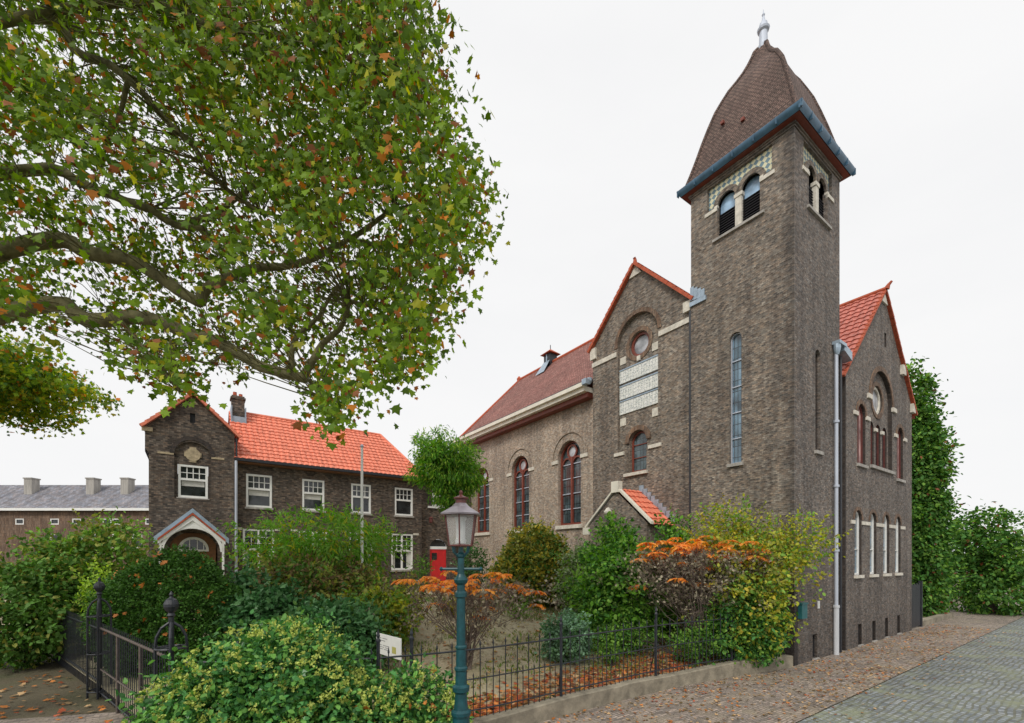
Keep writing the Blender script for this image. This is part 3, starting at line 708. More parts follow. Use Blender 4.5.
mb = MB(); mb.tube([(AX, -.1, AZ + .07), (AX, 9, AZ + .07)], .10, 8); mb.tube([(AX, -.1, AZ + .08), (AX, -.16, AZ + .20), (AX + .02, -.25, AZ + .30)], [.10, .06, .04], 8); mb.build('ridge_tiles', 'rustred', sr)
mb = MB(); mb.lathe((2.66, -.11, 9.30), [(.05, 0), (.08, .1), (.10, .2), (.10, .32)], 10); mb.box(2.58, 3.12, -.22, -.005, 9.62, 9.72)
mb.add([(3.0, -.2, 9.72), (3.62, -.2, 9.60), (3.62, .1, 9.60), (3.0, .1, 9.72), (3.0, -.2, 9.50), (3.62, -.2, 9.32), (3.62, .1, 9.32), (3.0, .1, 9.50)], [(0, 1, 2, 3), (4, 5, 6, 7), (0, 1, 5, 4), (2, 3, 7, 6), (1, 2, 6, 5), (0, 4, 7, 3)])
mb.build('hopper_head', 'lead', church)
mb = MB(); mb.tube([(2.66, -.09, 1.5), (2.66, -.09, 9.4)], .05, 10)
for z in (3.2, 5.2, 7.2): mb.lathe((2.66, -.09, z), [(.08, 0), (.08, .07)], 10)
dp = mb.build('downpipe', 'zinc', church)
mb = MB(); mb.tube([(2.66, -.09, .0), (2.66, -.09, 1.52)], .072, 10); mb.lathe((2.66, -.09, 1.46), [(.09, 0), (.09, .08)], 10); mb.build('pipe_base', 'white_pipe', dp)
MB().tube([(S - .06, -.05, 0), (S - .06, -.05, 9.4)], .035, 6).build('cable_pipe', 'iron', church)
MB().tube([(.03, S + .04, 0), (.03, S + .04, 11.3)], .05, 8).build('downpipe', 'iron', church)  # dark rod standing in for the shadow line in the tower joint
# --- porch on the garden side
PXx = -1.2; P = PX(PXx); pa, pz, pe0, pe1, pez = 5.38, 5.5, 3.9, 6.9, 4.15
mb = MB(); mb.wall(P, [(pe0 + .15, .2), (pe1 - .15, .2), (pe1 - .15, 4.2), (pa, 5.4), (pe0 + .15, 4.2)], [arch(5.4, 1.3, .5, 3.2)], .2)
mb.add([(PXx, pe0 + .15, .2), (GX, pe0 + .15, .2), (GX, pe0 + .15, 4.2), (PXx, pe0 + .15, 4.2)], [(0, 1, 2, 3)])
mb.add([(PXx, pe1 - .15, .2), (GX, pe1 - .15, .2), (GX, pe1 - .15, 4.2), (PXx, pe1 - .15, 4.2)], [(0, 1, 2, 3)])
po = mb.build('porch', 'brick_tower', church)
dy, dz = pa - pe0, pz - pez; sll = math.hypot(dy, dz)
mb = MB(); mb.tiles((PXx + .1, pe0 - .05, pez - .05), (1, 0, 0), (0, dy, dz), GX - PXx - .1, sll + .07); mb.tiles((PXx + .1, pe1 + .05, pez - .05), (1, 0, 0), (0, -(pe1 - pa), dz), GX - PXx - .1, sll + .07)
mb.build('porch_roof', 'pantile', po)
mb = MB()
for a0, a1 in ((pe0 - .05, pa), (pe1 + .05, pa)):
    mb.prism(P, [(a0, pez - .02), (a1, pz + .02), (a1, pz + .11), (a0, pez + .07)], -.12, .04)
mb.pbox(P, pa - .16, pa + .16, pz - .15, pz + .25, -.14, .1); mb.pbox(P, pe1 - .2, pe1 + .1, pez - .25, pez + .02, -.1, .08)
mb.build('coping', 'cream', po)
mb = MB(); nst = 9
for k in range(nst):
    t = k / nst; y0_ = pa - dy * t; z0_ = pz - dz * t
    mb.box(GX - .03, GX - .004, y0_ - dy / nst - .02, y0_ + .02, z0_ - dz / nst + .02, z0_ + .22)
mb.build('stepped_flashing', 'lead', po)
mb = MB(); mb.pbox(P, 4.76, 6.04, .5, 3.1, -.19, -.15); mb.build('porch_door', 'teal', po)
mb = MB(); mb.tube([(PXx, 5.55, 4.75), (PXx - .25, 5.55, 4.8)], .025, 6); mb.lathe((PXx - .25, 5.55, 4.5), [(.04, .0), (.14, .1), (.15, .16), (.05, .3)], 10); mb.build('porch_lamp', 'stone', po)
# side door under the tower window, box and plate by the corner
mb = MB(); mb.pbox(px0, 2.05, 3.0, .3, 2.4, -.0, .03); mb.build('side_door', 'teal', church)
mb = MB(); mb.pbox(px0, 1.95, 2.045, .3, 2.52, 0, .07); mb.pbox(px0, 3.005, 3.1, .3, 2.52, 0, .07); mb.pbox(px0, 2.05, 3.0, 2.42, 2.52, 0, .07); mb.build_each('door_surround', 'cream', church)
o = cthing('utility_box', .37, -.06, 1.5, 'small teal utility box fixed to the tower wall beside the corner', 'utility box')
MB().box(.2, .54, -.12, -.005, 1.3, 1.7).build('case', 'tealbox', o); MB().box(.18, .56, -.14, -.004, 1.7, 1.74).build('lid', 'tealbox', o)
o = MB().box(1.5, 1.62, -.03, -.004, 1.5, 1.72).build('wall_plate', 'plate', org=(1.56, 0, 1.6)); o.location = W(1.56, 0, 1.6); o.rotation_euler = (0, 0, ANG)
tag(o, 'small pale plate on the tower wall between teal box and downpipe', 'plate')

# ---------------------------------------------------------------- house
HYf = 18.0; house = cthing('house', -8.5, HYf, 1.2, 'long two storey brown brick house with bright orange tiled roof', 'house')
P = PY(HYf)
ups = [(-11.65, -10.6), (-9.3, -8.28), (-6.98, -5.96), (-4.66, -3.62)]
lows = [(-11.78, -10.5), (-9.45, -8.15), (-7.1, -5.85), (-4.86, -3.62)]
def rect(a0, a1, z0, z1): return [(a0, z0), (a1, z0), (a1, z1), (a0, z1)]
UZ = (5.33, 6.84); LZ = (2.35, 4.33)
mb = MB(); hs = [rect(a, b, *UZ) for a, b in ups] + [rect(a, b, *LZ) for a, b in lows]
mb.wall(P, rect(-12.1, -3.1, .5, 7.45), hs, .12)
mb.add([(-3.1, HYf, .5), (-3.1, HYf + 6, .5), (-3.1, HYf + 6, 7.45), (-3.1, HYf, 7.45)], [(0, 1, 2, 3)])
mb.add([(-15.1, HYf + 6, .5), (-3.1, HYf + 6, .5), (-3.1, HYf + 6, 7.45), (-15.1, HYf + 6, 7.45)], [(0, 1, 2, 3)])
mb.build('wall', 'brick_house', house)
def sash(P, a0, a1, z0, z1, upper, parent=house, curt=0):
    mb = MB(); D = -.10; f = .09
    frame(mb, P, rect(a0 + .003, a1 - .003, z0 + .003, z1 - .003), rect(a0 + f, a1 - f, z0 + f, z1 - f), D, D + .09)
    wd = a1 - a0; ht = z1 - z0
    if upper:
        zm = z0 + ht * .56; mb.pbox(P, a0 + f, a1 - f, zm - .045, zm + .045, D + .004, D + .085)
        for k in (1, 2, 3): x = a0 + f + (wd - 2 * f) * k / 4; mb.pbox(P, x - .016, x + .016, zm + .04, z1 - f, D + .006, D + .05)
        zq = (zm + z1 - f) / 2 + .02; mb.pbox(P, a0 + f, a1 - f, zq - .014, zq + .014, D + .008, D + .045)
    else:
        zm = z0 + ht * .53; xm = (a0 + a1) / 2
        mb.pbox(P, a0 + f, a1 - f, zm - .045, zm + .045, D + .004, D + .085); mb.pbox(P, xm - .045, xm + .045, z0 + f, z1 - f, D + .006, D + .08)
        for s_ in (0, 1):
            b0 = a0 + f if s_ == 0 else xm + .04; b1 = xm - .04 if s_ == 0 else a1 - f; x = (b0 + b1) / 2
            mb.pbox(P, x - .014, x + .014, zm + .04, z1 - f, D + .008, D + .05)
            for q in (1, 2): zq = zm + (z1 - f - zm) * q / 3; mb.pbox(P, b0, b1, zq - .012, zq + .012, D + .01, D + .045)
    wo = mb.build('window', 'white', parent)
    MB().pbox(P, a0 + .05, a1 - .05, z0 + .05, z1 - .05, D - .02, D + .002).build('pane', 'glass', wo)
    if curt:
        mb = MB()
        if upper: mb.pbox(P, a0 + .12, a1 - .12, z0 + ht * .36, z0 + ht * .52, D + .003, D + .0045)
        else:
            mb.pbox(P, a0 + .1, a0 + .24, z0 + .1, z0 + ht * .5, D + .003, D + .0045); mb.pbox(P, a1 - .34, a1 - .1, z0 + .1, z0 + ht * .5, D + .003, D + .0045)
        mb.build_each('curtain', 'curtain', wo)
    MB().pbox(P, a0 - .05, a1 + .05, z0 - .09, z0 - .003, -.08, .06).build('sill', 'stone_grey', wo)
    return wo
for i, (a, b) in enumerate(ups): sash(P, a, b, *UZ, True, curt=i < 2)
for i, (a, b) in enumerate(lows): sash(P, a, b, *LZ, False, curt=1)
mb = MB()
for a, b in lows:
    m_ = (a + b) / 2; r = (b - a) / 2
    pts = [(m_ + (r + .02) * math.cos(PI * i / 12), 4.34 + .42 * math.sin(PI * i / 12)) for i in range(13)]
    mb.prism(P, pts, -.02, .015)
ao = mb.build_each('relieving_arch', 'brick_house', house)
mb = MB()
for a, b in lows:
    mb.pbox(P, a - .35, a - .02, 4.27, 4.38, -.02, .02); mb.pbox(P, b + .02, b + .35, 4.27, 4.38, -.02, .02)
mb.build_each('stone_band', 'stone', house)
# bay with gable
BY = 17.68; PB = PY(BY)
bl = [(-15.08, .5), (-12.12, .5), (-12.12, 8.45), (-13.6, 9.86), (-15.2, 8.3), (-15.2, 7.45), (-15.08, 7.25)]
mb = MB()
nich = [(-14.25, 6.98), (-13.0, 6.98)] + [(-13.62 + .63 * math.cos(PI * i / 14), 7.4 + .55 * math.sin(PI * i / 14)) for i in range(15)]
nich = [(-14.25, 5.5), (-12.99, 5.5)] + [(-13.62 + .63 * math.cos(PI * i / 14), 7.35 + .55 * math.sin(PI * i / 14)) for i in range(15)]
mb.wall(PB, bl, [nich, rect(-13.72, -13.54, 8.72, 9.12), arch(-13.6, 1.7, 1.3, 4.1, 14, .8)], .10)
mb.wall(PB, nich, [rect(-14.14, -13.08, 5.54, 6.95)], .1, o=-.099)
mb.add([(-12.12, BY, .5), (-12.12, HYf + 3, .5), (-12.12, HYf + 3, 8.45), (-12.12, BY, 8.45)], [(0, 1, 2, 3)])
mb.add([(-15.08, BY, .5), (-15.08, HYf + 6, .5), (-15.08, HYf + 6, 7.3), (-15.08, BY, 7.3)], [(0, 1, 2, 3)])
mb.add([(-15.2, BY, 7.3), (-15.2, HYf + 6, 7.3), (-15.2, HYf + 6, 8.3), (-15.2, BY, 8.3)], [(0, 1, 2, 3)])
mb.build('gabled_bay', 'brick_house', house)
sash(lambda a, z, o=0: PB(a, z, o - .1), -14.13, -13.09, 5.55, 6.94, True, curt=1)
mb = MB(); mb.ring(PB, (-13.62, 7.35), .63, .78, -.02, .025, 0, 180, 16); mb.build_each('brick_arches', 'brick_dark', house)
mb = MB(); mb.prism(PB, circ((-13.62, 7.38), .27, 16), -.098, -.04); mb.pbox(PB, -13.92, -13.32, 7.29, 7.48, -.098, -.06); mb.pbox(PB, -13.74, -13.5, 7.06, 7.70, -.098, -.055); mb.build('date_stone', 'sand', house)
mb = MB(); mb.pbox(PB, -14.8, -14.27, 7.28, 7.36, -.02, .02); mb.pbox(PB, -12.97, -12.5, 7.28, 7.36, -.02, .02); mb.prism(PB, [(-13.78, 9.5), (-13.42, 9.5), (-13.6, 9.7)], -.02, .03); mb.pbox(PB, -15.3, -14.95, 8.12, 8.28, -.02, .08); mb.build_each('stone_band', 'sand', house)
MB().pbox(PB, -13.72, -13.54, 8.72, 9.12, -.09, -.07).build('slot_vent', 'black', house)
verge(PB, -15.28, 8.24, -13.6, 9.88, 10, 'pantile', o1=.2, parent=house); verge(PB, -11.95, 8.3, -13.6, 9.88, 10, 'pantile', o1=.2, parent=house)
mb = MB(); mb.add([(-15.28, BY - .1, 8.32), (-13.6, BY - .1, 9.95), (-13.6, HYf + 6, 9.95), (-15.28, HYf + 6, 8.32)], [(0, 1, 2, 3)])
mb.tiles((-11.95, BY - .1, 8.36), (0, 1, 0), (-1.65, 0, 1.58), 6.3, 2.28)
mb.build('bay_roof', 'pantile', house)
MB().tube([(-13.6, BY - .2, 9.98), (-13.6, HYf + 6, 9.98)], .1, 8).build('ridge_tiles', 'pantile', house)
# main roof
RY, RZh = HYf + 3, 10.35; EYh = HYf - .3; EZh = 7.42; V = Vector((0, RY - EYh, RZh - EZh)); ls = V.length
xe, xr_ = -2.98, -4.44
def ins(u, v):
    x = -12.15 + u; t = v / ls
    if x > xe + (xr_ - xe) * t: return False
    return True
mb = MB(); mb.tiles((-12.15, EYh, EZh), (1, 0, 0), V, 12.15 + xe, ls, ins)
mb.mi = 0
mb.add([(xe, EYh, EZh), (xe, HYf + 6.3, EZh), (xr_, RY, RZh)], [(0, 1, 2)])
mb.add([(xe, HYf + 6.3, EZh), (-12.15, HYf + 6.3, EZh), (-12.15, RY, RZh), (xr_, RY, RZh)], [(0, 1, 2, 3)])
hr = mb.build('roof', 'pantile', house)
mb = MB(); mb.tube([(-12.1, RY, RZh + .03), (xr_, RY, RZh + .03)], .09, 8); mb.tube([(xr_, RY, RZh + .03), (xe, EYh, EZh + .06)], .09, 8); mb.build('ridge_tiles', 'pantile', hr)
mb = MB(); mb.box(-12.1, xe + .05, EYh - .12, EYh + .03, EZh - .1, EZh + .02); mb.build('eaves_gutter', 'iron', house)
mb = MB(); mb.box(-12.1, xe, EYh, HYf - .003, EZh - .17, EZh - .101); mb.build('eaves_board', 'timber', house)
mb = MB(); mb.box(-12.05, -11.5, RY - .5, RY + .05, RZh - .7, RZh + .72); mb.box(-12.1, -11.45, RY - .55, RY + .1, RZh + .55, RZh + .64)
ch = mb.build('chimney', 'brick_house', house)
mb = MB(); mb.lathe((-11.9, RY - .25, RZh + .72), [(.1, 0), (.08, .2), (.09, .22)], 10); mb.lathe((-11.65, RY - .25, RZh + .72), [(.1, 0), (.08, .14), (.09, .16)], 10); mb.build_each('chimney_pot', 'rustred', ch)
mb = MB(); mb.box(-12.1, -12.052, RY - .9, RY + .1, RZh - .8, RZh + .1); mb.box(-11.498, -11.45, RY - .8, RY + .1, RZh - .8, RZh + .1); mb.box(-12.1, -11.45, RY - .85, RY - .505, RZh - .75, RZh - .40); mb.build_each('lead_flashing', 'lead', ch)
MB().tube([(-8.0, RY, RZh), (-8.0, RY, RZh + .35)], [.04, .03], 6).build('vent_pipe', 'iron', hr)
mb = MB(); mb.tube([(-12.06, BY - .05, .9), (-12.06, BY - .05, 7.3)], .055, 8); mb.build('downpipe', 'zinc', house)
mb = MB(); mb.tube([(-12.04, BY + .02, 7.3), (-12.04, BY + .02, 8.3)], .04, 8); mb.build('cable_pipe', 'iron', house)
# canopy over the house door
PC = PY(BY - 1.0); ca, cz = -13.63, 4.72
mb = MB()
for s_ in (-1, 1):
    mb.add([(ca, BY - 1.1, cz + .12), (ca, BY, cz + .12), (ca + s_ * 1.13, BY, 3.74), (ca + s_ * 1.13, BY - 1.1, 3.74)], [(0, 1, 2, 3)])
cn = mb.build('door_canopy', 'lead', house)
for s_ in (-1, 1): MB().prism(PB, [(ca, cz + .38), (ca, cz + .10), (ca + s_ * 1.3, 3.62), (ca + s_ * 1.3, 3.86)], .003, .03).build('flashing', 'lead', cn)
for s_ in (-1, 1):
    e0, e1 = ca + s_ * 1.12, 3.74
    pts = [(ca, cz), (e0, e1 - .06), (e0, e1 - .18), (ca, cz - .2)]
    MB().prism(PC, pts, .0, .06).build('bargeboard', 'white', cn)
    MB().prism(PC, [(ca, cz + .02), (ca, cz + .10), (e0, e1 + .03), (e0, e1 - .055)], .0, .10).build('verge_tiles', 'rustred', cn)
    MB().pbox(PC, min(ca + s_ * 1.08, ca + s_ * 1.0), max(ca + s_ * 1.08, ca + s_ * 1.0), 1.2, 3.72, -.05, .03).build('canopy_post', 'white', cn)
mb = MB(); mb.ring(PC, (ca, 3.25), .94, 1.05, -.02, .03, 0, 180, 20)
mb.prism(PC, [(ca + .62 * math.cos(PI * i / 10), 4.12 + .1 * math.sin(PI * i / 10)) for i in range(11)] + [(ca, 4.5)], -.01, .02)
mb.build('arched_brace', 'white', cn)
mb = MB(); mb.pbox(PB, -14.4, -12.8, 1.2, 4.05, -.099, -.08); mb.build_each('door_surround', 'timber', house)
mb = MB(); mb.ring(PB, (-13.6, 3.35), .44, .54, -.079, -.03, 0, 180, 16); mb.pbox(PB, -14.14, -13.06, 3.28, 3.36, -.079, -.03)
for k in range(1, 5):
    x = -13.6 + .44 * math.cos(PI * k / 5); mb.pbox(PB, x - .015, x + .015, 3.36, 3.36 + .42 * math.sin(PI * k / 5), -.078, -.045)
fa = mb.build('fanlight', 'white', house)
MB().prism(PB, [(-13.6 + .45 * math.cos(PI * i / 12), 3.35 + .45 * math.sin(PI * i / 12)) for i in range(13)], -.079, -.07).build('pane', 'glass', fa)
MB().pbox(PB, -14.05, -13.15, 1.2, 3.27, -.079, -.05).build('door', 'timber', house)
# link building between house and nave
link = cthing('link_building', -1.5, 18.3, 1.2, 'narrow dark brick link with bright red door between house and nave', 'building')
P = PY(18.3)
mb = MB(); mb.wall(P, rect(-3.098, NX - .01, .5, 7.3), [arch(-1.9, 1.1, 1.2, 4.1, 12, .45), rect(-2.3, -1.6, 6.0, 7.2)], .14); mb.build('wall', 'brick_house', link)
mb = MB(); mb.box(-3.095, NX - .012, 18.2, 22, 7.3, 7.42); mb.build('roof', 'lead', link)
MB().pbox(P, -2.42, -1.38, 1.2, 3.52, -.13, -.08).build('door', 'red_paint', link)
mb = MB(); mb.pbox(P, -2.3, -1.98, 2.9, 3.3, -.079, -.06); mb.build('door_pane', 'glass', link)
mb = MB(); mb.pbox(P, -2.45, -1.35, 3.53, 3.66, -.13, -.04); mb.build('lintel', 'white', link)
mb = MB(); mb.prism(P, [(-1.9 + .53 * math.cos(PI * i / 12), 3.67 + .42 * math.sin(PI * i / 12)) for i in range(13)], -.139, -.12); mb.build('fanlight', 'glass', link)
mb = MB(); frame(mb, P, rect(-2.3, -1.6, 6.0, 7.2), rect(-2.18, -1.72, 6.12, 7.1), -.12, -.03); mb.pbox(P, -2.18, -1.72, 6.55, 6.66, -.11, -.04); mb.pbox(P, -2.6, -1.3, 5.88, 5.99, -.05, .1)
wo = mb.build('window', 'white', link); MB().pbox(P, -2.2, -1.7, 6.1, 7.1, -.135, -.125).build('pane', 'glass', wo)
mb = MB(); mb.lathe((-2.45, 18.15, 5.0), [(.06, 0), (.11, .05), (.11, .26), (.14, .28), (.03, .38)], 8); mb.box(-2.47, -2.43, 18.2, 18.3, 5.1, 5.16); mb.build('wall_lamp', 'maroon', link)

# ---------------------------------------------------------------- distant row on the left
fb = wthing('distant_building', at(118, 600, 44).xy.to_3d(), 'distant brown brick row with grey slate roof and two pale chimneys', 'building')
Zf = 44; k = Zf / F
def fx(px): return (px - CX) * k
def fz(py): return H + (HY - py) * k
P = PY(Zf); x0, x1 = fx(-120), fx(260)
mb = MB(); wl = [rect(fx(p), fx(p) + .95, fz(523), fz(514)) for p in (50, 72, 103, 116, 146, 160)] 
wl = [rect(fx(p), fx(p) + .85, fz(524.5), fz(518.5)) for p in (-80, -50, 15, 50, 72, 102.5, 112, 145, 160)] + [rect(fx(p), fx(p) + 1.0, fz(548), fz(534)) for p in (50, 72, 92, 112, 132, 160)]
mb.wall(P, rect(x0, x1, -.2, fz(511)), wl, .1)
mb.add([(x0, Zf, -.2), (x0, Zf + 8, -.2), (x0, Zf + 8, fz(511)), (x0, Zf, fz(511))], [(0, 1, 2, 3)]); mb.build('wall', 'brick_arch', fb)
for h_ in wl: 
    a0, a1, z0, z1 = h_[0][0], h_[1][0], h_[0][1], h_[2][1]; mb = MB(); frame(mb, P, h_, rect(a0 + .1, a1 - .1, z0 + .1, z1 - .1), -.09, -.02)
    wo = mb.build('window', 'white', fb); MB().pbox(P, a0, a1, z0, z1, -.1, -.085).build('pane', 'glass', wo)
M['slate'] = brick('slate_roof', (.17, .18, .21), (.30, .31, .36), (.10, .10, .12), bw=.3, bh=.22, stain=.3)
mb = MB(); zr = H + (HY - 485) * (Zf + 4) / F; mb.add([(x0, Zf - .3, fz(509)), (x1, Zf - .3, fz(509)), (x1, Zf + 4, zr), (x0, Zf + 4, zr)], [(0, 1, 2, 3)]); mb.add([(x0, Zf + 8, fz(509)), (x1, Zf + 8, fz(509)), (x1, Zf + 4, zr), (x0, Zf + 4, zr)], [(0, 1, 2, 3)]); mb.build('roof', 'slate', fb)
mb = MB(); mb.box(x0, x1, Zf - .45, Zf - .3, fz(511), fz(508.5)); mb.build('gutter', 'white', fb)
for p in (97, 131, 36, 175, -30, -75):
    xx = (p - CX) * (Zf + 3) / F; mb = MB(); mb.box(xx - .4, xx + .4, Zf + 2.2, Zf + 3, zr - 2.1, zr + .35); mb.box(xx - .46, xx + .46, Zf + 2.14, Zf + 3.06, zr + .35, zr + .47); mb.build('chimney', 'stone_grey', fb)

# ---------------------------------------------------------------- garden wall and fences
wall_pts = [(x, y) for x, y in FL if x >= -5.06]
def smoothline(pts, step=.25):
    out = []
    P_ = [Vector((a, b)) for a, b in pts]; n = len(P_)
    for i in range(n - 1):
        p0, p1, p2, p3 = P_[max(i - 1, 0)], P_[i], P_[i + 1], P_[min(i + 2, n - 1)]
        k = max(2, int((p2 - p1).length / step))
        for j in range(k):
            t = j / k; out.append(.5 * ((2 * p1) + (p2 - p0) * t + (2 * p0 - 5 * p1 + 4 * p2 - p3) * t * t + (3 * p1 - p0 - 3 * p2 + p3) * t ** 3))
    out.append(P_[-1]); return out
line = smoothline(wall_pts)
mb = MB(); pr = []
for i, p in enumerate(line):
    d = (line[min(i + 1, len(line) - 1)] - line[max(i - 1, 0)]).normalized(); n_ = Vector((-d.y, d.x))
    a = p - n_ * .16; b = p + n_ * .05; zt = .30 + .03 * math.sin(i * .3) + (.03 if i > 30 else 0)
    pr.append((a, b, zt))
for i, (a, b, zt) in enumerate(pr):
    mb.v += [(a.x, a.y, -.05), (a.x, a.y, zt - .02), (a.x + (b.x - a.x) * .1, a.y + (b.y - a.y) * .1, zt), (b.x, b.y, zt), (b.x, b.y, -.05)]
for i in range(len(pr) - 1):
    for k in range(4): mb.f.append((5 * i + k, 5 * i + k + 5, 5 * i + k + 6, 5 * i + k + 1)); mb.m.append(0)
mb.f.append((0, 1, 2, 3, 4)); mb.m.append(0)
def shift(o, p):  # mesh given in world coordinates, origin moved to p
    p = Vector(p)
    o.data.transform(__import__('mathutils').Matrix.Translation(-p)); o.location = p; return o
M['kerbstone'] = plain('weathered_stone', (.25, .22, .165), .9, .5, 3, bump=.8)
o = mb.build('garden_wall', 'kerbstone', org=(1, 8.8, 0)); o.location = (1, 8.8, 0); tag(o, 'low weathered stone kerb wall carrying the iron fence', 'wall')
# cumulative length
cum = [0]
for a, b in zip(line, line[1:]): cum.append(cum[-1] + (b - a).length)
def along(s):
    for i in range(len(line) - 1):
        if cum[i + 1] >= s:
            t = (s - cum[i]) / (cum[i + 1] - cum[i]); return line[i].lerp(line[i + 1], t)
    return line[-1]
def nearest(x):
    i = min(range(len(line)), key=lambda q: abs(line[q].x - x)); return cum[i]
FO = (1.0, 8.75, .3)
fence = wthing('iron_fence', FO, 'black iron bar fence standing on the low stone wall', 'fence')
s_start = 0.15; s_end = cum[-1] - .1
mb = MB(); s = s_start; rail = []
while s < s_end: rail.append(along(s)); s += .3
for z, r_ in ((1.45, .016), (.42, .014)):
    mb2 = MB(); mb2.tube([(p.x, p.y + .0, z + .0) for p in rail], r_, 6); mb2.build('rail', 'iron', fence)
mb2 = MB(); i0 = int((nearest(-2.6) - .15) / .3); i1 = int((nearest(3.4)) / .3); mb2.tube([(p.x, p.y, .95) for p in rail[i0:]], .012, 6); mb2.build('rail', 'iron', fence)
posts = [nearest(q) for q in (-4.2, -2.05, -1.63, .95, 3.4, 5.6)]
post_mb = MB(); post_mb.tube([(0, 0, .27), (0, 0, 1.72)], .028, 8); post_mb.lathe((0, 0, 1.7), [(.04, 0), (.04, .03), (.02, .06), (.03, .1), (.004, .2)], 8); post_mb.tube([(0, .02, 1.0), (0, .45, .3)], .012, 5)
pm = None
for s in posts:
    p = along(s)
    if pm is None: po_ = post_mb.build('post', 'iron', fence, org=(0, 0, 0)); pm = po_
    else: po_ = pm.copy(); COL.objects.link(po_); po_.parent = fence
    po_.location = (p.x - FO[0], p.y - FO[1], -FO[2])
tall = MB(); tall.tube([(0, 0, .28), (0, 0, 1.5)], .0095, 5); tall.lathe((0, 0, 1.5), [(.009, 0), (.018, .03), (.002, .11)], 6)
short = MB(); short.tube([(0, 0, .28), (0, 0, .98)], .0085, 5); short.lathe((0, 0, .98), [(.008, 0), (.014, .02), (.002, .07)], 6)
to = so_ = None; s = nearest(-2.9); i = 0
while s < s_end:
    p = along(s); isT = i % 2 == 0
    base = to if isT else so_
    if base is None:
        b_ = (tall if isT else short).build('bar', 'iron', fence, org=(0, 0, 0))
        if isT: to = b_
        else: so_ = b_
    else: b_ = base.copy(); COL.objects.link(b_); b_.parent = fence
    b_.location = (p.x - FO[0], p.y - FO[1], -FO[2]); s += .128 if i < 200 else .2; i += 1
# railing and ornate piers at the left
A, B = Vector((-8.9, 9.75)), Vector((-5.05, 6.7))
rl = wthing('iron_railing', (A.x, A.y, 0), 'rusty topped iron railing between the two ornate gate piers', 'railing')
d = (B - A); ln = d.length; d.normalize()
def rp_(s, z): p = A + d * s; return (p.x, p.y, z)
for z, m_ in ((1.5, 'rust'), (.62, 'rust'), (.12, 'iron')): MB().tube([rp_(.15, z), rp_(ln - .15, z)], .026 if z > 1 else .02, 6).build('rail', m_, rl)
for s in (ln * .33, ln * .66): MB().tube([rp_(s, 0), rp_(s, 1.5)], .03, 6).build_each('post', 'rust', rl)
s = .3
while s < ln - .2: MB().tube([rp_(s, .05), rp_(s, 1.62)], .008, 5).build('bar', 'iron', rl); s += .135
def pier(p, label, h=2.42):
    t = wthing('gate_pier', (p[0], p[1], 0), label, 'gate pier', 'ornate iron gate piers')
    x, y = p
    mb = MB(); mb.tube([(x, y, 0), (x, y, h - .28)], .036, 8); mb.build('shaft', 'iron', t)
    mb = MB(); mb.lathe((x, y, h - .30), [(.03, 0), (.055, .03), (.035, .07), (.07, .10), (.098, .16), (.098, .20), (.07, .26), (.03, .29), (.02, .31), (.03, .34), (.004, .39)], 14); mb.build('ball_finial', 'iron', t)
    mb = MB()
    for k in range(4):
        q = k * PI / 2 + .6; cx_, sy_ = math.cos(q) * .19, math.sin(q) * .19
        mb.tube([(x + cx_, y + sy_, 0), (x + cx_, y + sy_, h - .72), (x + cx_ * .92, y + sy_ * .92, h - .58), (x + cx_ * .6, y + sy_ * .6, h - .45), (x, y, h - .36)], .021, 6)
    mb.build_each('cage_bar', 'iron', t)
    mb = MB()
    for z in (.15, .95, h - .75):
        mb.tube([(x + .19 * math.cos(2 * PI * k / 16), y + .19 * math.sin(2 * PI * k / 16), z) for k in range(17)], .018, 6)
        mb.box(x - .19, x + .19, y - .012, y + .012, z - .012, z + .012); mb.box(x - .012, x + .012, y - .19, y + .19, z - .0125, z + .0125)
    mb.build_each('hoop', 'iron', t)
pier((A.x, A.y), 'ornate iron pier at the far left end of the rusty railing', 2.5)
pier((B.x, B.y), 'ornate iron pier with round ball rising behind the flowering bush', 2.42)
rl2 = wthing('iron_railing', (A.x, A.y + .3, 0), 'black iron railing running back behind the far left pier', 'railing')
A2, B2 = Vector((-13.5, 13.3)), Vector((-9.1, 9.95)); d2 = (B2 - A2).normalized(); l2 = (B2 - A2).length
for z in (1.45, .3): MB().tube([(A2.x, A2.y, z), (B2.x, B2.y, z)], .02, 6).build('rail', 'iron', rl2)
s = 0
while s < l2: p = A2 + d2 * s; MB().tube([(p.x, p.y, 0), (p.x, p.y, 1.6)], .01, 5).build('bar', 'iron', rl2); s += .15

# ---------------------------------------------------------------- street lamp
lp = Vector((-.70, 6.2, 0)); lamp = wthing('street_lamp', lp, 'teal cast iron street lamp with hexagonal glass lantern', 'street lamp')
mb = MB(); mb.lathe(lp, [(.20, 0), (.20, .12), (.17, .16), (.13, .5), (.115, .82), (.135, .86), (.135, .90), (.10, .93), (.085, 1.05), (.08, 1.15), (.115, 1.18), (.118, 1.24), (.08, 1.27), (.075, 1.45), (.09, 1.47), (.09, 1.50), (.07, 1.52), (.066, 1.75), (.08, 1.77), (.08, 1.79), (.062, 1.81), (.058, 2.45), (.08, 2.47), (.08, 2.52), (.055, 2.55), (.055, 2.63), (.085, 2.66), (.10, 2.70), (.07, 2.74), (.048, 2.78), (.045, 3.0), (.065, 3.02), (.065, 3.05), (.035, 3.08), (.03, 3.15)], 16)
mb.build('pole', 'teal', lamp, smooth=False)
mb = MB(); mb.tube([lp + Vector((-.27, 0, 2.85)), lp + Vector((.27, 0, 2.85))], .018, 8); mb.lathe(lp + Vector((-.27, 0, 2.82)), [(.01, 0), (.03, .03), (.01, .06)], 8); mb.lathe(lp + Vector((.27, 0, 2.82)), [(.01, 0), (.03, .03), (.01, .06)], 8)
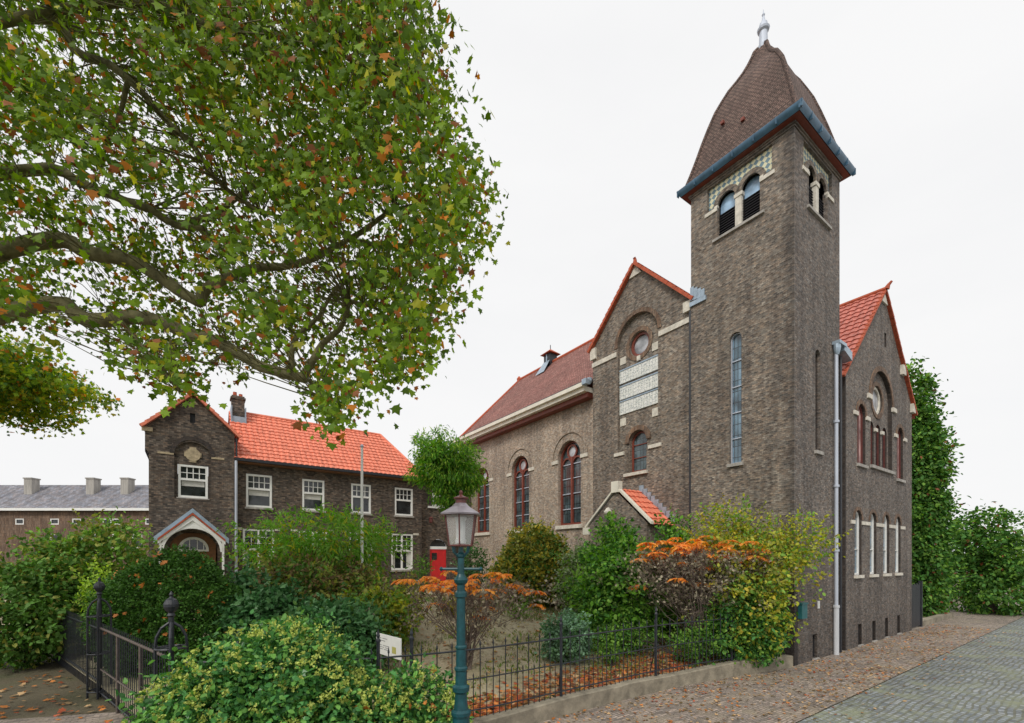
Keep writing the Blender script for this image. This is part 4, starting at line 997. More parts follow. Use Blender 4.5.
mb.build('ladder_rest', 'teal', lamp)
mb = MB()
for k in range(4):
    q = PI / 4 + k * PI / 2; mb.tube([lp + Vector((.03 * math.cos(q), .03 * math.sin(q), 3.0)), lp + Vector((.13 * math.cos(q), .13 * math.sin(q), 3.08)), lp + Vector((.15 * math.cos(q), .15 * math.sin(q), 3.17))], .012, 6)
mb.build('lantern_bracket', 'teal', lamp)
nl = 6; rt_, rb_ = .232, .172; z0_, z1_ = 3.17, 3.59
ring_ = lambda r, z, k: lp + Vector((r * math.cos(2 * PI * (k + .5) / nl), r * math.sin(2 * PI * (k + .5) / nl), z))
mb = MB()
for k in range(nl): mb.tube([ring_(rb_, z0_, k), ring_(rt_, z1_, k)], .010, 5); mb.tube([ring_(rb_, z0_, k), ring_(rb_, z0_, k + 1)], .014, 5); mb.tube([ring_(rt_, z1_, k), ring_(rt_, z1_, k + 1)], .012, 5)
lt = mb.build('lantern', 'maroon', lamp)
mb = MB()
for k in range(nl): mb.add([ring_(rb_ * .97, z0_, k), ring_(rb_ * .97, z0_, k + 1), ring_(rt_ * .97, z1_, k + 1), ring_(rt_ * .97, z1_, k)], [(0, 1, 2, 3)])
mb.build('pane', 'lantern', lt)
MB().lathe(lp + Vector((0, 0, 3.2)), [(.06, 0), (.065, .05), (.05, .06), (.05, .30), (.07, .36)], 10).build('bulb_holder', 'white', lt)
MB().lathe(lp, [(.295, 3.585), (.30, 3.605), (.21, 3.655), (.135, 3.70), (.09, 3.745), (.085, 3.75)], nl, PI / nl).build('hood', 'copper', lt)
MB().lathe(lp, [(.075, 3.75), (.075, 3.80), (.10, 3.81), (.10, 3.83), (.04, 3.85), (.02, 3.87), (.028, 3.90), (.01, 3.93)], 10).build('cap', 'maroon', lt)
# flagpole, sign
fp = at(362, 600, 14); fp.z = gz(fp.x, fp.y); fl = wthing('flagpole', fp, 'thin white flagpole standing in front of the house', 'flagpole')
mb = MB(); mb.tube([(fp.x, fp.y, fp.z), (fp.x, fp.y, 6.42)], [.055, .038], 8); mb.build('pole', 'white', fl); MB().lathe((fp.x, fp.y, 6.42), [(.045, 0), (.06, .05), (.02, .1)], 8).build('cap', 'zinc', fl)
sg = wthing('notice_board', (-2.27, 8.26, gz(-2.27, 8.26)), 'white notice board with small printing behind the iron fence', 'sign')
a, b = Vector((-2.58, 8.6)), Vector((-1.96, 7.95)); d = (b - a).normalized(); n_ = Vector((-d.y, d.x))
if n_.y > 0: n_ = -n_
def SP(s, z, o=0): p = a + d * s + n_ * o; return (p.x, p.y, z)
wl_ = (b - a).length
MB().pbox(SP, 0, wl_, 1.20, 1.58, -.02, 0).build('board', 'white', sg)
M['ink'] = plain('grey_ink', (.30, .30, .30), .7, .1, 5)
M['mark'] = plain('yellow_mark', (.45, .42, .12), .6, .2, 9)
mb = MB()
for r_, (z, segs_) in enumerate(((1.50, [(.08, .2), (.24, .42)]), (1.455, [(.08, .34)]), (1.37, [(.1, .22), (.26, .5)]), (1.335, [(.1, .3), (.34, .5)]), (1.30, [(.1, .26), (.3, .46)]))):
    for s0, s1 in segs_: mb.pbox(SP, s0, s1, z, z + .013, .001, .003)
mb.build_each('printing', 'ink', sg); MB().pbox(SP, .60, .74, 1.28, 1.40, .001, .003).build('emblem', 'mark', sg)
mb = MB()
for s in (.08, wl_ - .08): mb.tube([SP(s, .2, -.04), SP(s, 1.5, -.04)], .02, 6)
mb.build_each('leg', 'twig', sg)
# side gate at the right end of the church
gt = cthing('side_gate', 11.5, .1, 0, 'dark boarded gate beside the far end of the church', 'gate')
mb = MB()
for k in range(8): mb.box(10.8 + k * .19, 10.97 + k * .19, .08, .11, .06, 1.85 + (.06 if k % 2 else 0))
mb.build_each('boards', 'iron', gt); mb = MB(); mb.box(10.76, 10.79, .04, .16, 0, 2.0); mb.box(12.34, 12.46, .04, .16, 0, 2.0); mb.build_each('post', 'iron', gt)
o = MB().box(12.6, 18, .05, .35, -.05, .22).build('kerb_block', 'kerbstone', org=(13, .2, 0)); o.location = W(13, .2, 0); o.rotation_euler = (0, 0, ANG); tag(o, 'low pale stone kerb below the trees past the gate', 'kerb')

# ---------------------------------------------------------------- foliage
LEAF = {
 'lobed': [(0, 0, 0), (.32, .10, .03), (.62, .05, .05), (.42, .32, .03), (.62, .62, .0), (.30, .62, .02), (0, 1.05, -.08), (-.30, .62, .02), (-.62, .62, 0), (-.42, .32, .03), (-.62, .05, .05), (-.32, .10, .03)],
 'oval': [(0, 0, 0), (.28, .3, .08), (.24, .7, .06), (0, 1, -.05), (-.24, .7, .06), (-.28, .3, .08)],
 'lance': [(0, 0, 0), (.13, .35, .03), (0, 1, -.12), (-.13, .35, .03)],
 'tuft': [(0, 0, 0), (.35, .5, .1), (0, 1, 0), (-.35, .5, .1)],
}
def rdir():
    while True:
        v = Vector((R.uniform(-1, 1), R.uniform(-1, 1), R.uniform(-1, 1)))
        if .05 < v.length < 1: return v.normalized()
def leaf(mb, p, ax, nrm, size, shape, mi):
    ax = ax.normalized(); sd_ = ax.cross(nrm)
    if sd_.length < .05: sd_ = ax.cross(Vector((.3, .5, .8)))
    sd_.normalize(); nn = sd_.cross(ax); pts = LEAF[shape]; o = len(mb.v)
    for a, b, c_ in pts:
        q = p + sd_ * (a * size) + ax * (b * size) + nn * (c_ * size); mb.v.append((q.x, q.y, q.z))
    mb.f.append(tuple(range(o, o + len(pts)))); mb.m.append(mi)
def inside_building(p):
    x, y = L(p)
    if x > -.06 and -.06 < y < 20 and p.z < 15 and x < 10.9: return True
    return False
def pick(ws):
    r = R.random() * sum(ws)
    for i, w_ in enumerate(ws):
        r -= w_
        if r <= 0: return i
    return 0
def cloud(mb, ells, clumps, per, sigma, size, shape, ws, shell=.35, droop=.2, lump=.2, up=.3, zmin=None, keep=None, jit=.35):
    vols = [e[3] * e[4] * e[5] for e in ells]
    for _ in range(clumps):
        e = ells[pick(vols)]; d = rdir(); r = 1 - shell * R.random() ** 1.3
        if R.random() < .18: r *= R.random()
        r *= 1 + lump * noise.noise(Vector((d.x * 2.2 + e[0], d.y * 2.2 + e[1], d.z * 2.2)) ) * 2
        c_ = Vector((e[0] + d.x * e[3] * r, e[1] + d.y * e[4] * r, e[2] + d.z * e[5] * r))
        w2 = [w_ * R.uniform(.4, 1.6) for w_ in ws]
        for _k in range(per):
            p = c_ + Vector((R.gauss(0, sigma), R.gauss(0, sigma), R.gauss(0, sigma * .7)))
            if zmin is not None and p.z < zmin: continue
            if inside_building(p) or (keep and not keep(p)): continue
            ax = (rdir() * .8 + d * .7 + Vector((0, 0, -droop))); n_ = (rdir() * .7 + Vector((0, 0, 1)) * up + d * .6)
            leaf(mb, p, ax, n_, size * R.uniform(1 - jit, 1 + jit), shape, pick(w2))
def shrub(name, label, cat, base, ells, clumps, per, sigma, size, shape, mats, ws, group=None, stems=5, bark='bark2', core=.0, **kw):
    """a plant: stems mesh + foliage mesh; base = world xy, ells relative to world"""
    b = Vector((base[0], base[1], gz(base[0], base[1]) - .02)); t = wthing(name, b, label, cat, group)
    mb = MB()
    for k in range(stems):
        e = ells[k % len(ells)]; q = Vector((e[0] + R.uniform(-.5, .5) * e[3], e[1] + R.uniform(-.5, .5) * e[4], e[2] + R.uniform(-.2, .5) * e[5]))
        s0 = b + Vector((R.uniform(-.12, .12), R.uniform(-.12, .12), 0)); m1 = s0.lerp(q, .5) + Vector((R.uniform(-.1, .1), R.uniform(-.1, .1), .1))
        mb.tube([s0, m1, q], [.03, .02, .008], 5)
        for j in range(3): mb.tube([m1.lerp(q, j / 3), q + rdir() * e[3] * .6], [.012, .004], 4)
    mb.build('stem', bark, t, uv=False)
    mb = MB(); kw.setdefault('zmin', b.z - .02)
    cloud(mb, ells, clumps, per, sigma, size, shape, ws, **kw)
    return t, mb, b, lambda: mb.build('foliage', mats, t, uv=False)
LM = {}
def lm(n, c_, tr=.3, var=.35, rough=.5):
    LM[n] = leafmat(n, c_, tr, var, rough); return LM[n]
lm('plane_green', (.195, .315, .022), .5); lm('plane_dark', (.095, .175, .014), .42); lm('plane_yellow', (.40, .40, .04), .5); lm('plane_brown', (.55, .20, .025), .45); lm('plane_rust', (.25, .085, .02), .4)
lm('yew', (.05, .135, .02), .15, .5); lm('yew_light', (.085, .20, .03), .2); lm('fallen_orange', (.55, .20, .05), .2, .4); lm('fallen_red', (.40, .10, .045), .2, .4); lm('fallen_tan', (.50, .33, .17), .2, .4)
lm('ivy', (.06, .19, .05), .2, .5, .3); lm('ivy_light', (.15, .34, .07), .25, .35, .35); lm('umbel', (.50, .56, .14), .3, .3)
lm('fresh', (.20, .37, .06), .4); lm('fresh_dark', (.09, .19, .035), .3); lm('olive', (.27, .29, .06), .3); lm('ochre', (.46, .38, .05), .35); lm('brownish', (.20, .14, .06), .3)
lm('laurel', (.055, .16, .05), .15, .4, .3); lm('laurel_light', (.11, .24, .09), .2, .35, .3); lm('feather', (.15, .36, .035), .45); lm('orange', (.88, .40, .09), .45, .25); lm('orange_dark', (.70, .22, .05), .35, .3)
lm('yellowgreen', (.44, .46, .06), .45); lm('bluegreen', (.20, .35, .21), .2, .4); lm('greygreen', (.26, .32, .17), .2, .3); lm('darkgreen', (.06, .17, .03), .2); lm('redberry', (.22, .07, .03), .2); lm('dullbrown', (.27, .24, .17), .25, .5)
lm('grass', (.15, .25, .04), .3, .4); lm('lime', (.36, .52, .07), .4, .25)

# --- the big plane tree, rooted left of the view
tb = Vector((-11.6, 5.6, 0)); tree = wthing('plane_tree', tb, 'huge plane tree reaching over from the left with green and rusty leaves', 'tree')
mb = MB()
mb.tube([tb, tb + Vector((.1, 0, 1.2)), tb + Vector((.2, .1, 3.2)), tb + Vector((.5, .2, 5.5)), tb + Vector((.7, .4, 8)), tb + Vector((1.2, .6, 11)), tb + Vector((1.8, .9, 14))], [.62, .45, .40, .36, .28, .2, .1], 14)
def limb(pts, rad, n=8, org=None):
    path = [at(*q) for q in pts]
    if org: path = [tb + Vector(org)] + path; 
    sm = []
    n_ = len(path)
    for i in range(n_ - 1):
        p0, p1, p2, p3 = path[max(i - 1, 0)], path[i], path[i + 1], path[min(i + 2, n_ - 1)]
        for j in range(4):
            t = j / 4; sm.append(.5 * ((2 * p1) + (p2 - p0) * t + (2 * p0 - 5 * p1 + 4 * p2 - p3) * t * t + (3 * p1 - p0 - 3 * p2 + p3) * t ** 3))
    sm.append(path[-1]); m = len(sm) - 1
    rr = [rad[0] + (rad[1] - rad[0]) * i / m for i in range(m + 1)]
    sm = [p + Vector((noise.noise(p * 1.7), 0, noise.noise(p * 1.7 + Vector((9, 0, 0))))) * .09 for p in sm]
    mb.tube(sm, [r_ * (1 + .12 * noise.noise(p * 3)) for r_, p in zip(rr, sm)], n); return sm
LMB = []
LMB.append(limb([(20, 310, 7.2), (87, 318, 7.2), (150, 322, 7.1), (210, 342, 7.0), (262, 368, 6.9), (304, 379, 6.8)], [.125, .07], 10, (.5, .2, 4.6)))
LMB.append(limb([(300, 378, 6.8), (316, 352, 6.8), (338, 326, 6.7), (352, 300, 6.6)], [.06, .03]))
LMB.append(limb([(292, 372, 6.8), (294, 345, 6.9), (318, 314, 7.1), (340, 290, 7.2)], [.05, .02]))
LMB.append(limb([(304, 379, 6.8), (318, 395, 6.7), (325, 412, 6.7)], [.025, .01], 5))
LMB.append(limb([(30, 245, 7.6), (87, 252, 7.6), (130, 262, 7.5), (168, 284, 7.4), (200, 303, 7.3)], [.135, .08], 10, (.5, .2, 5.4)))
LMB.append(limb([(200, 303, 7.3), (206, 288, 7.3), (232, 274, 7.2), (262, 268, 7.1), (300, 262, 7.1), (350, 240, 7.0), (395, 205, 6.9)], [.09, .03]))
LMB.append(limb([(20, 170, 8.0), (87, 188, 8.0), (135, 205, 7.9), (180, 225, 7.8), (205, 228, 7.7)], [.10, .045], 8, (.6, .3, 7.0)))
LMB.append(limb([(180, 225, 7.8), (215, 215, 7.7), (250, 190, 7.5), (300, 165, 7.3)], [.06, .02]))
LMB.append(limb([(20, 20, 7.0), (87, 55, 7.0), (130, 82, 6.9), (172, 122, 6.8), (215, 175, 6.8), (260, 215, 6.9)], [.075, .025], 8, (.9, .4, 9.0)))
LMB.append(limb([(60, 10, 6.3), (150, 5, 6.2), (215, 25, 6.1), (290, 40, 6.1), (360, 60, 6.3), (420, 100, 6.6)], [.07, .015], 8, (1.0, .4, 9.5)))
LMB.append(limb([(262, 368, 6.9), (232, 352, 7.3), (205, 362, 7.6), (170, 345, 7.9)], [.035, .012], 5))
LMB.append(limb([(120, 320, 7.1), (140, 345, 6.9), (165, 372, 6.7), (180, 390, 6.6)], [.03, .008], 5))
LMB.append(limb([(350, 240, 7.0), (400, 250, 7.2), (440, 225, 7.3), (470, 200, 7.4)], [.04, .01], 5))
LMB.append(limb([(352, 300, 6.6), (380, 310, 6.7), (405, 340, 6.8)], [.035, .01], 5))
LMB.append(limb([(130, 82, 6.9), (110, 140, 7.0), (95, 180, 7.2)], [.04, .015], 5))
TB = mb
# crown: clumps of leaves through the volume around the limbs
outline = [(-160, -330), (440, -330), (432, -100), (424, 0), (438, 40), (440, 75), (456, 105), (452, 140), (478, 175), (488, 200), (474, 222), (482, 245), (456, 262), (452, 290), (434, 318), (428, 350), (402, 372), (380, 386), (352, 380), (340, 400), (334, 418), (318, 424), (312, 390), (262, 368), (236, 376), (214, 362), (188, 378), (168, 392), (150, 358), (122, 352), (98, 338), (60, 330), (20, 330), (-40, 300), (-160, 300)]
def inpoly(x, y, P_):
    c_ = False; j = len(P_) - 1
    for i in range(len(P_)):
        xi, yi = P_[i]; xj, yj = P_[j]
        if (yi > y) != (yj > y) and x < (xj - xi) * (y - yi) / (yj - yi) + xi: c_ = not c_
        j = i
    return c_
nodes_ = [p for sm in LMB for p in sm]
BIG = [(CX + p.x / p.y * F, HY - (p.z - H) / p.y * F) for i_ in (0, 1, 2, 4, 5, 6, 8) for p in LMB[i_] if p.x / p.y > -1.15]
mb = MB(); tw = TB; nc = 0; tries = 0
mats = ['plane_green', 'plane_dark', 'plane_yellow', 'plane_brown', 'plane_rust']
while nc < 8200 and tries < 220000:
    tries += 1
    px, py = R.uniform(-160, 500), R.uniform(-330, 426); Z = R.uniform(4.9, 9.6)
    wob_ = 16 * noise.noise(Vector((px * .03, py * .03, Z * .6)))
    jx, jy = px + R.gauss(0, 4) + wob_, py + R.gauss(0, 4) + wob_
    if not inpoly(jx, jy, outline): continue
    p = at(px, py, Z)
    if p.z > 15.5: continue
    # gaps in the crown, more of them at the left
    g_ = noise.noise(Vector((px * .018, py * .022, Z * .25))) + .6 * noise.noise(Vector((px * .05, py * .05, Z * .5)))
    if 150 < px < 430 and 60 < py < 340: g_ += .22
    open_ = .42 if px < 200 and 120 < py < 300 else (.15 if px < 130 and py < 300 else -.12)
    if py < 0 or px < 0: open_ = .3
    if g_ < -.38 + open_ * .85 and R.random() < .9: continue
    nc += 1
    q = min(nodes_, key=lambda n_: (n_ - p).length_squared)
    if (q - p).length < 1.8 and R.random() < .28:
        mid = q.lerp(p, .5) + rdir() * .12; tw.tube([q, mid, p], [.010, .007, .003], 4, cap=False)
    if Z < 8.0 and any(abs(px - bx_) < 19 and abs(py - by_) < 19 for bx_, by_ in BIG) and R.random() < .95: nc -= 1; continue
    out = (p - Vector((-8, 7, 7))).normalized()
    ws = [1.2 * R.uniform(.4, 1.6), .85 * R.uniform(.2, 1.8), .22 * R.uniform(.1, 2), .075 * R.uniform(0, 2.5), .11 * R.uniform(0, 2.2)]
    spread = .17
    for k in range(R.randint(7, 13)):
        l_ = p + Vector((R.gauss(0, spread), R.gauss(0, spread), R.gauss(0, spread * .9)))
        ax = rdir() * .5 + out * .3 + Vector((0, 0, -.95)); leaf(mb, l_, ax, rdir() * .8 + Vector((0, -.5, .7)), R.choice((.045, .06, .07, .085, .10)) * R.uniform(.85, 1.15), 'lobed', pick(ws))
# hanging and outlying twigs
for (px, py, Z, n_) in [(458, 30, 7, 3), (476, 62, 7, 2), (470, 92, 7.1, 3), (484, 108, 7.1, 2), (462, 50, 7, 2), (492, 190, 7.3, 5), (488, 240, 7.3, 4), (325, 415, 6.7, 8), (330, 402, 6.7, 8), (172, 396, 6.6, 4), (162, 382, 6.6, 5), (240, 378, 7, 4), (118, 366, 7, 4), (448, 20, 7, 5), (452, 320, 7, 5)]:
    for k in range(n_ * 2):
        leaf(mb, at(px + R.gauss(0, 6), py + R.gauss(0, 7), Z + R.gauss(0, .15)), rdir() * .6 + Vector((0, 0, -.7)), rdir() + Vector((0, 0, .8)), R.uniform(.06, .13), 'lobed', pick([1, .8, .3, .2, .1]))
TB.build('trunk', 'bark', tree, uv=False, smooth=True)
mb.build('crown', [LM[k] for k in mats], tree, uv=False)

# --- second tree far left
b = at(-20, 600, 17); b.z = gz(b.x, b.y); t2 = wthing('garden_tree', b, 'yellowing tree at the left edge beyond the gabled bay of the house', 'tree')
c2 = at(-50, 376, 17); mb = MB(); mb.tube([b, b + Vector((.1, 0, 2.5)), b.lerp(c2, .8) + Vector((.1, 0, 0)), c2 + Vector((0, 0, 1.2))], [.2, .15, .1, .03], 8)
for k in range(10): mb.tube([b.lerp(c2, .6 + .04 * k), c2 + rdir() * 1.4], [.05, .01], 5)
mb.build('trunk', 'bark2', t2, uv=False)
mb = MB(); cloud(mb, [(c2.x, c2.y, c2.z, 4.6, 3.0, 1.5)], 1700, 18, .2, .13, 'lobed', [1.2, .8, .6, .1], lump=.3, shell=.6)
mb.build('crown', [LM[k] for k in ('plane_green', 'fresh_dark', 'plane_yellow', 'plane_brown')], t2, uv=False)

def E_(px0_, px1_, pt, Z, zb=None, ry=None, pb=None):
    """ellipsoid of a plant that spans px0..px1 with its top at pt, standing at depth Z"""
    x = ((px0_ + px1_) / 2 - CX) / F * Z; rx = (px1_ - px0_) / 2 / F * Z; zt = H + (HY - pt) / F * Z
    b_ = gz(x, Z) if zb is None else zb
    if pb is not None: b_ = H + (HY - pb) / F * Z
    return (x, Z, (zt + b_) / 2, rx, ry or rx * .8, (zt - b_) / 2)
# clipped hedge dome with fallen leaves on it
e = E_(100, 243, 554, 11.2, ry=.95); t, mb, b, fin = shrub('clipped_yew', 'round clipped dark green yew with orange leaves caught on it', 'shrub', (e[0], e[1]), [(e[0], e[1], e[2] - .35, e[3], e[4], e[5] + .35)], 3600, 22, .07, .062, 'tuft', None, [1.3, .7, .0], shell=.16, lump=.07, up=.1)
for k in range(110):
    d_ = rdir(); d_.y = -abs(d_.y); p = Vector((e[0] + d_.x * e[3] * 1.02, e[1] + d_.y * e[4] * 1.05, e[2] - .35 + d_.z * (e[5] + .35) * 1.03))
    if p.z > 1: leaf(mb, p, rdir(), rdir() + d_, R.uniform(.06, .12), 'lobed', 2)
mb.build('foliage', [LM['yew'], LM['yew_light'], LM['fallen_orange']], t, uv=False)
def mkshrub(name, label, cat, ells, clumps, per, sigma, size, shape, mats, ws, base=None, shoots=True, **kw):
    kw.setdefault('jit', .5)
    t, mb, b, _ = shrub(name, label, cat, base or (ells[0][0], ells[0][1]), ells, clumps, per, sigma, size, shape, None, ws, **kw)
    if shoots:
        for e in ells:
            for k_ in range(int(16 + 26 * e[3])):
                d = rdir(); d.z = abs(d.z) * .9 + .1; p = Vector((e[0] + d.x * e[3] * .95, e[1] + d.y * e[4] * .95, e[2] + d.z * e[5] * .95))
                g_ = (d + Vector((R.uniform(-.4, .4), R.uniform(-.4, .4), R.uniform(.2, .9)))).normalized(); m_i = pick(ws)
                for j_ in range(R.randint(5, 12)):
                    p = p + g_ * .045; g_ = (g_ + Vector((0, 0, -.03)) + rdir() * .06).normalized()
                    if inside_building(p): break
                    leaf(mb, p, rdir() + g_ * .5, rdir() + Vector((0, 0, .6)), size * R.uniform(.6, 1.1), shape, m_i)
    mb.build('foliage', [LM[m_] for m_ in mats], t, uv=False); return t
mkshrub('loose_shrub', 'loose light green shrub at the left edge behind the clipped yew', 'shrub', [E_(60, 150, 520, 14.0), E_(20, 100, 535, 13.5)], 700, 18, .16, .13, 'oval', ['fresh', 'fresh_dark', 'olive'], [1, .8, .8])
mkshrub('loose_shrub', 'pale lime green plant low between the left pier and the yew', 'shrub', [E_(84, 106, 567, 12.2)], 60, 14, .08, .09, 'oval', ['lime', 'fresh'], [1, .6], stems=3)
mkshrub('loose_shrub', 'dark shrub at the far left edge beyond the iron railing', 'shrub', [E_(-30, 84, 560, 12.5)], 500, 18, .14, .13, 'oval', ['fresh_dark', 'yew_light', 'olive'], [1, .8, .3])
# foreground ivy bush with umbels
ells = [(-3.25, 6.0, .95, 1.25, .75, 1.13), (-2.25, 6.3, .50, .95, .7, .90), (-4.0, 5.7, .6, .8, .6, .95), (-1.35, 6.75, .42, .7, .6, .95), (-3.05, 6.5, 1.2, .85, .6, .90)]
t, mb, b, _ = shrub('ivy_bush', 'glossy ivy bush with yellow green flower heads swallowing the fence corner', 'bush', (-2.9, 6.1), ells, 2600, 13, .10, .082, 'oval', None, [1.2, .8, 0, 0], shell=.3, lump=.14, up=.5, zmin=.05, stems=9)
for k in range(900):
    e = ells[pick([x[3] * x[5] for x in ells])]; d_ = rdir(); d_.y = -abs(d_.y) if R.random() < .6 else d_.y
    if d_.z < -.5: continue
    p0 = Vector((e[0] + d_.x * e[3] * 1.02, e[1] + d_.y * e[4] * 1.03, e[2] + d_.z * e[5] * 1.03))
    if p0.z < .2: continue
    for q in range(17): leaf(mb, p0 + rdir() * R.uniform(.02, .06), rdir() + Vector((0, 0, .5)), rdir() + Vector((0, 0, .5)), R.uniform(.03, .055), 'tuft', 2)
for k in range(45):
    e = ells[R.randrange(5)]; d_ = rdir(); d_.y = -abs(d_.y); leaf(mb, Vector((e[0] + d_.x * e[3] * 1.04, e[1] + d_.y * e[4] * 1.06, e[2] + d_.z * e[5] * 1.04)), rdir(), rdir() + d_, R.uniform(.06, .10), 'lobed', 3)
mb.build('foliage', [LM['ivy'], LM['ivy_light'], LM['umbel'], LM['fallen_orange']], t, uv=False)
# mid garden
mkshrub('pinnate_shrub', 'broad light green spreading shrub in front of the house windows', 'shrub', [E_(262, 392, 516, 14.5, pb=572), E_(240, 330, 540, 14.0, pb=585), E_(330, 392, 528, 15, pb=590)], 420, 18, .15, .19, 'lance', ['fresh', 'feather', 'plane_yellow'], [1.3, .7, .3], lump=.45, droop=.6, stems=9, bark='twig')
mkshrub('bronze_shrub', 'bronze tinged thicket below the light green spreading shrub', 'shrub', [E_(245, 380, 560, 13.2), E_(330, 420, 578, 12.8)], 900, 16, .15, .12, 'oval', ['brownish', 'olive', 'fresh_dark'], [.9, .9, .7], lump=.3)
mkshrub('laurel_bush', 'dark glossy laurel directly right of the clipped yew', 'shrub', [E_(232, 300, 590, 11.2), E_(225, 268, 575, 12.0)], 520, 15, .12, .14, 'oval', ['laurel', 'laurel_light'], [1.2, .7])
mkshrub('laurel_bush', 'dark glossy laurel to the left of the white notice board', 'shrub', [E_(292, 374, 604, 10.4), E_(330, 384, 618, 10.0)], 620, 15, .11, .13, 'oval', ['laurel', 'laurel_light', 'fresh_dark'], [1.3, .6, .4])
mkshrub('pale_shrub', 'pale yellow green rounded shrub at the foot of the flagpole', 'shrub', [E_(340, 412, 590, 12.0)], 300, 14, .12, .12, 'oval', ['yellowgreen', 'olive', 'fresh'], [.7, .8, .8])
mkshrub('conical_shrub', 'yellow green cone shaped shrub in front of the nave windows', 'shrub', [E_(496, 574, 548, 18.0), E_(505, 566, 526, 18.2)], 1300, 18, .13, .13, 'tuft', ['ochre', 'olive', 'fresh_dark'], [.75, 1, .75], shell=.25, lump=.12)
mkshrub('grey_shrub', 'grey green fine leaved shrub right of the yellow green cone', 'shrub', [E_(560, 602, 548, 16.0)], 420, 16, .12, .10, 'oval', ['greygreen', 'fresh'], [1, .3])
mkshrub('round_shrub', 'small round blue green shrub just behind the iron fence', 'shrub', [E_(543, 590, 614, 11.6)], 480, 15, .055, .075, 'oval', ['bluegreen', 'laurel_light'], [1, .5], shell=.35, lump=.25, shoots=False)
mkshrub('large_shrub', 'large bushy fresh green shrub in front of the church porch', 'shrub', [E_(576, 662, 545, 13.4), E_(590, 640, 520, 13.6), E_(655, 690, 515, 14.2)], 1300, 17, .13, .12, 'oval', ['fresh', 'darkgreen', 'feather'], [.8, .9, .6], lump=.25)
mkshrub('yellow_shrub', 'tall yellowing shrub hiding the foot of the church tower', 'shrub', [E_(700, 796, 530, 12.0, ry=.9), E_(716, 784, 545, 12.3, ry=.8), E_(690, 775, 510, 12.7, ry=.5, pb=575), E_(750, 832, 520, 12.1, ry=.5, pb=585)], 1050, 15, .14, .095, 'oval', ['yellowgreen', 'ochre', 'fresh', 'olive'], [.9, .45, .9, .6], base=(6.3, 12.2), lump=.35, shell=.6, stems=10)
mkshrub('yellow_shrub', 'thin yellow twigs beside the downpipe of the street wing', 'shrub', [(8.6, 12.05, 3.0, .55, .35, 1.0), (8.2, 12.0, 2.2, .5, .3, .8)], 50, 10, .12, .09, 'oval', ['yellowgreen', 'ochre'], [1, .5], base=(7.3, 12.42), stems=5, zmin=1.2) if False else None
mkshrub('dark_shrub', 'dense dark green shrub at the right end of the fence', 'shrub', [E_(706, 778, 580, 11.9, ry=.5), E_(730, 786, 596, 12.0, ry=.4)], 620, 15, .10, .095, 'oval', ['darkgreen', 'fresh', 'ivy'], [1.1, .6, .5])
mkshrub('low_shrub', 'low green ground shrubs below the second orange sumac', 'shrub', [E_(672, 730, 625, 11.7, ry=.5), E_(575, 650, 625, 12.6, ry=.6)], 300, 14, .09, .075, 'oval', ['fresh', 'darkgreen'], [1, .9])
mkshrub('door_shrub', 'dark green shrub growing against the nave beside the red door', 'shrub', [E_(459, 486, 546, 21)], 130, 15, .13, .10, 'oval', ['darkgreen', 'laurel_light'], [1.2, .5])
mkshrub('door_shrub', 'small climbing plant on the house wall left of the red door', 'shrub', [E_(414, 428, 558, 20.5)], 50, 12, .1, .09, 'oval', ['fresh_dark', 'fresh'], [1, .5], stems=3)
for i, (p0, p1, pt, Z, lab, mm) in enumerate([(392, 412, 604, 14, 'small lime plant on the lawn edge beside the bronze thicket', ['lime', 'olive']), (600, 618, 640, 11.4, 'leafy sprig growing in the fallen leaves under the large shrub', ['fresh', 'darkgreen']), (444, 458, 602, 15.5, 'small yellow flowered clump on the lawn behind the lamp', ['ochre', 'olive']), (508, 528, 606, 15.5, 'low grassy clump at the foot of the yellow green cone', ['fresh', 'grass'])]):
    mkshrub('small_plant', lab, 'plant', [E_(p0, p1, pt, Z)], 26, 12, .07, .08, 'oval', mm, [1, .6], stems=3)
# feathery tree behind the lamp
b = at(462, 600, 17); b.z = gz(b.x, b.y); t3 = wthing('feathery_tree', b, 'small feathery bright green tree behind the street lamp', 'tree')
c3 = at(447, 468, 17); mb = MB(); mb.tube([b, b + Vector((-.1, 0, 1.6)), b + Vector((-.35, 0, 3)), c3], [.09, .075, .06, .02], 7)
for k in range(12): mb.tube([b.lerp(c3, .65 + .03 * k), c3 + Vector((R.uniform(-1.1, 1.1), R.uniform(-.8, .8), R.uniform(-.8, 1.0)))], [.03, .006], 5)
mb.build('trunk', 'bark2', t3, uv=False)
mb = MB(); cloud(mb, [(c3.x, c3.y, c3.z + .1, 1.15, 1.0, 1.2), (c3.x - .55, c3.y, c3.z + .4, .65, .6, .8), (c3.x + .75, c3.y, c3.z - .35, .55, .6, .55), (c3.x + .2, c3.y, c3.z - 1.0, .6, .5, .8)], 760, 22, .12, .17, 'lance', [1.1, .6, .5], lump=.35, shell=.6, droop=.7)
mb.build('crown', [LM['feather'], LM['fresh_dark'], LM['lime']], t3, uv=False)
